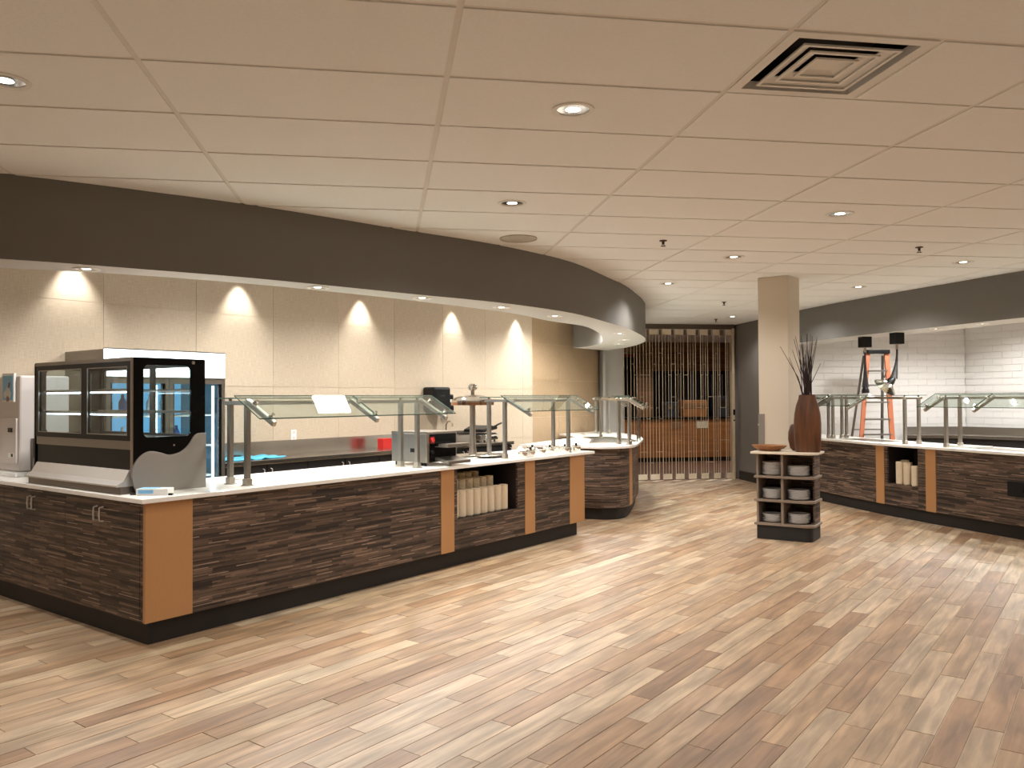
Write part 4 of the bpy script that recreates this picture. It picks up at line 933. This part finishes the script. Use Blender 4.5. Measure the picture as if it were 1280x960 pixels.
# ladder
lx = Vector((.1549+.988*.452, .988-.1549*.452))*12.45
ld = tag(empty('step_ladder', (lx.x, lx.y, 0), -.1549+.02), 'orange fibreglass step ladder with black top cap by the white wall', 'ladder')
def rail_x(sgn, z_): return (-.30*(1-z_/2.22)-.15) if sgn < 0 else (.135+.01*(1-z_/2.22))
for sgn in (-1, 1): MB().bar((rail_x(sgn, 0), -.22, 0), (rail_x(sgn, 2.18), 0, 2.18), .075 if sgn > 0 else .065, .03, up=(0, 1, 0)).build('rail', 'ladder_orange', ld, bevel=.004)
for sgn in (-1, 1): MB().bar((rail_x(sgn, 0)-.06, .12, 0), (rail_x(sgn, 2.14)-.03, .06, 2.14), .03, .03).build('rear_rail', 'ladder_metal', ld)
for z_ in (.30, .62, .93, 1.16, 1.42, 1.68, 1.90):
    yy = -.22*(1-z_/2.18); MB().box(rail_x(-1, z_)+.02, rail_x(1, z_)-.02, yy-.04, yy+.04, z_-.012, z_+.012).build('step', 'ladder_metal', ld)
for z_ in (.5, 1.0, 1.5): MB().bar((rail_x(-1, z_)-.05, .12-.03*z_, z_), (rail_x(1, z_)-.05, .12-.03*z_, z_), .015, .015).build('rear_brace', 'ladder_metal', ld)
for sgn in (-1, 1): MB().bar((rail_x(sgn, 1.86)*.8, -.02, 1.86), (sgn*.14, .09, 1.80), .012, .02).build('spreader', 'ladder_metal', ld)
MB().box(-.185, .165, -.06, .10, 2.165, 2.225).build('top_cap', 'black', ld, bevel=.008)

# ================================================================== PLATE STAND IN FRONT OF THE COLUMN
sdv = Vector((.42, -.371)).normalized(); sa = math.atan2(sdv.y, sdv.x)
ps_ = tag(empty('plate_stand', (3.93, 8.19, 0), sa), 'small shelf stand with white top and black base before the column', 'shelf stand')
SW, SD = .57, .38
def sfoot(o, r=.07): return [(-o, -o)]+[(SW+o-r+r*math.sin(a*PI/8), -o+r-r*math.cos(a*PI/8)) for a in range(5)]+[(SW+o, SD), (-o, SD)]
MB().prism(sfoot(0), 0, .15).build('base', 'toe_black', ps_, bevel=.004)
ZS = [.155, .405, .655]
for z_ in ZS: MB().prism(sfoot(.022, .09), z_-.006, z_+.018).build('shelf', 'stand_grey', ps_, bevel=.002)
MB().prism(sfoot(.05, .11), .905, .93).build('top', 'quartz_dim', ps_, bevel=.004)
MB().box(.0, .02, .0, SD, .173, .905).build('side_panel', 'stand_grey', ps_); MB().box(.255, .28, .0, SD, .173, .905).build('divider', 'stand_grey', ps_)
MB().box(.0, SW, SD-.016, SD, .173, .905).build('back_panel', 'laminate', ps_); MB().box(SW-.016, SW, .12, SD-.02, .173, .905).build('side_panel', 'laminate', ps_)
pmb = MB().lathe([(0, 0), (.075, 0), (.098, .010), (.114, .021), (.114, .024), (.095, .015), (.073, .006), (0, .006)], n=24)
p0 = pmb.build('plate', 'plate', smooth=True); pme2 = p0.data; bpy.data.objects.remove(p0)
Ms = Matrix.Translation((3.93, 8.19, 0)) @ Matrix.Rotation(sa, 4, 'Z')
for bi, (bx_, by_, bn) in enumerate(((.138, .13, 'left'), (.408, .13, 'right'))):
    for si, z_ in enumerate(ZS):
        n = [[5, 6, 8], [6, 6, 6]][bi][si]
        for k in range(n):
            o = bpy.data.objects.new('plate', pme2); COL.objects.link(o)
            v = Ms @ Vector((bx_+random.uniform(-.004, .004), by_+random.uniform(-.004, .004), z_+.018+k*.0165)); o.location = v
            nm = 'glossy plate, %s of its stack, %s shelf, %s bay of stand' % ('topmost' if k == n-1 else 'lowest' if k == 0 else ORD[k]+' from bottom', ['bottom', 'middle', 'top'][si], bn)
            tag(o, nm, 'plate', 'plates on the %s shelf of the %s bay' % (['bottom', 'middle', 'top'][si], bn))
# tall vase, small vase, tray, sticks
v0 = Ms @ Vector((.505, .125, .93))
va = tag(empty('wooden_vase', v0, sa+.15), 'tall dark brown wooden vase holding thin dark sticks', 'vase')
def oval(rx, ry, n=28, e=.62): return [(rx*math.copysign(abs(math.cos(2*PI*i/n))**e, math.cos(2*PI*i/n)), ry*math.copysign(abs(math.sin(2*PI*i/n))**e, math.sin(2*PI*i/n))) for i in range(n)]
def loft(secs, n=28):
    mb = MB(); v = []
    for rx, ry, z_ in secs: v += [(a, b, z_) for a, b in oval(rx, ry, n)]
    fs = [(j*n+i, j*n+(i+1) % n, (j+1)*n+(i+1) % n, (j+1)*n+i) for j in range(len(secs)-1) for i in range(n)]
    fs += [tuple(range(n-1, -1, -1)), tuple((len(secs)-1)*n+i for i in range(n))]; return mb.add(v, fs)
loft([(.118, .075, 0), (.128, .082, .02), (.136, .088, .18), (.138, .09, .30), (.130, .085, .40), (.112, .075, .49), (.088, .062, .56), (.082, .058, .60), (.07, .048, .60), (.07, .048, .56), (.10, .06, .45)]).build('body', 'vase_wood', va, smooth=True)
for i in range(42):
    a = random.uniform(0, 2*PI); r_ = random.uniform(.0, .045); sx_ = random.gauss(0, .10); sy_ = random.gauss(0, .06); h_ = random.uniform(.92, 1.26)
    if i == 0: sx_, sy_, h_ = -.27, .0, 1.12
    if i < 8 and i: sx_ *= .35; h_ = random.uniform(.85, 1.1)
    p_ = [(r_*math.cos(a)*1.2, r_*math.sin(a)*.8, .45), (r_*math.cos(a)*1.2+sx_*.35, r_*math.sin(a)*.8+sy_*.35, .45+(h_-.45)*.5), (r_*math.cos(a)*1.2+sx_+random.uniform(-.015, .015), sy_, h_)]
    MB().tube([tuple(q) for q in catmull([Vector(q) for q in p_], 4)] if False else p_, [.0055, .0045, .0022], 5).build('stick', 'stick', va)
v1 = Ms @ Vector((.36, .30, .93)); sv = tag(empty('wooden_vase', v1, sa), 'smaller rounded reddish wooden vase behind the tall one', 'vase')
loft([(.05, .035, 0), (.075, .05, .03), (.095, .062, .12), (.092, .06, .20), (.07, .045, .27), (.055, .035, .285), (.04, .025, .285), (.05, .03, .22)]).build('body', 'vase_wood', sv, smooth=True)
v2 = Ms @ Vector((.105, .13, .93)); tv = tag(empty('wooden_tray', v2, sa), 'shallow oval wooden tray on the left of the stand top', 'tray')
MB().lathe([(0, .0), (.10, .0), (.155, .03), (.19, .062), (.182, .064), (.14, .035), (.09, .014), (0, .012)], n=32, sx=1, sy=.68).build('dish', 'tray_wood', tv, smooth=True)
# corner guard on the column
cg = tag(empty('corner_guard', (cp[0].x, cp[0].y, 0), math.atan2(cd.y, cd.x)), 'grey metal guard plate low on the column corner', 'guard plate')
MB().box(-.006, .065, -.006, .0, .0, 1.32).build('plate', 'silver_paint', cg); MB().cyl((.0, -.012, 1.20), (.0, -.004, 1.20), .012, n=10).build('screw', 'steel', cg)

# white cord box on the floor edge behind the stand
wb = tag(empty('floor_box', (*at(1025, 622.5, 0), 0), 0), 'small white box on the floor behind the stand', 'box'); MB().box(0, .07, 0, .06, 0, .11).build('body', 'white_plastic', wb, bevel=.006); MB().box(.012, .058, -.004, 0, .02, .09).build('face', 'white', wb)

# ================================================================== FOLDING GRILLE GATE
gt = tag(empty('folding_gate', (4.27, 14.2, 0)), 'tall side-folding security gate of thin metal rods', 'gate')
GZ = 2.765
MB().box(0, 2.12, -.03, .03, GZ, 2.85).build('track', 'track_brown', gt)
rx = []; x_ = .0; k = 0
while x_ < 1.95:
    w_ = .205-.009*k; w_ = max(w_, .13)
    a_, b_, c_ = (x_, -.035), (x_+w_, .0), (x_+.2435, .045)
    for z0, z1 in ((.015, .115), (2.655, 2.755)):
        MB().bar((a_[0]+.004, a_[1], (z0+z1)/2), (b_[0]-.004, b_[1], (z0+z1)/2), .006, z1-z0).build('panel', 'gate_panel', gt)
        MB().bar((b_[0]+.004, b_[1]+.01, (z0+z1)/2), (c_[0]-.004, c_[1], (z0+z1)/2), .006, z1-z0).build('panel', 'stand_grey', gt)  # return folds in darker grey, their shading painted in
    rx += [(*a_, .0065), (x_+w_*.33, -.022, .0035), (x_+w_*.68, -.01, .0045), (*b_, .0055)]; x_ += .2435; k += 1
for q in rx: MB().cyl((q[0], q[1], .02), (q[0], q[1], GZ), q[2], n=6).build('rod', 'gate_metal', gt)
lk = MB()
for i in range(len(rx)-1):
    for k in range(3):
        if random.random() < .5: continue
        z_ = .32+.8*k+random.choice((0, .2, .4)); lk.bar((rx[i][0], rx[i][1], z_), (rx[i+1][0], rx[i+1][1], z_), .005, .006)
lk.build('links', 'gate_metal', gt)['kind'] = 'stuff'
MB().box(2.075, 2.12, -.04, .04, .0, 2.78).build('jamb', 'gate_metal', gt, bevel=.004)
MB().box(2.082, 2.114, -.055, -.04, 1.18, 1.28).build('lock', 'black', gt); MB().cyl((2.098, -.055, 1.08), (2.098, -.04, 1.08), .014, n=12).build('keyhole', 'black', gt)

# ================================================================== ROOM BEHIND THE GATE
rcn = tag(empty('rear_counter', (5.2, 18.2, 0)), 'glossy orange wood counter in the room behind the gate', 'counter')
for i in range(5): MB().box(i*.68, i*.68+.674, 0, .02, .10, 1.0).build('panel', 'rear_counter_wood', rcn)
MB().box(0, 3.4, .02, .68, .1, 1.0).build('carcass', 'brown', rcn); MB().box(0.0, 3.4, .05, .6, 0, .1).build('toe_kick', 'toe_black', rcn); MB().box(-.02, 3.42, -.04, .69, 1.0, 1.04).build('worktop', 'black', rcn)
for i, (x_, w_, h_, m_, lb) in enumerate(((6.6, .30, .36, 'equipment', 'grey metal machine on the rear counter, left one'), (7.02, .60, .40, 'rear_counter_wood', 'orange wooden box on the rear counter'), (7.85, .3, .5, 'equipment', 'tall grey machine on the rear counter, right end'))):
    e_ = tag(empty('rear_appliance' if i != 1 else 'wooden_box', (x_, 18.45, 1.04)), lb, 'appliance' if i != 1 else 'box'); MB().box(0, w_, 0, .35, 0, h_).build('body', m_, e_, bevel=.01); MB().box(.03, w_-.03, -.01, 0, h_*.5, h_*.85).build('panel', 'steel_dark' if i != 1 else 'rear_wood', e_)
for i in range(7):
    o = MB().box(0, .03+.03*(i % 2), 0, .02, 0, .95).build('shelf_post', ['steel', 'equipment'][i % 2]); o.location = (6.55+i*.27, 18.86, 1.12); tag(o, '%s upright from the left in the dark rear window' % ORD[i], 'post', 'dark uprights in the rear window')
for i, (x_, m_) in enumerate(((6.62, 'rear_wood'), (7.25, 'paper_print'))):
    o = MB().box(0, .28, 0, .004, 0, .18).build('paper_notice', m_); o.location = (x_, 18.19, .78); tag(o, ['left', 'right'][i]+' pale paper sheet on the rear counter front', 'paper', 'papers on the rear counter front')
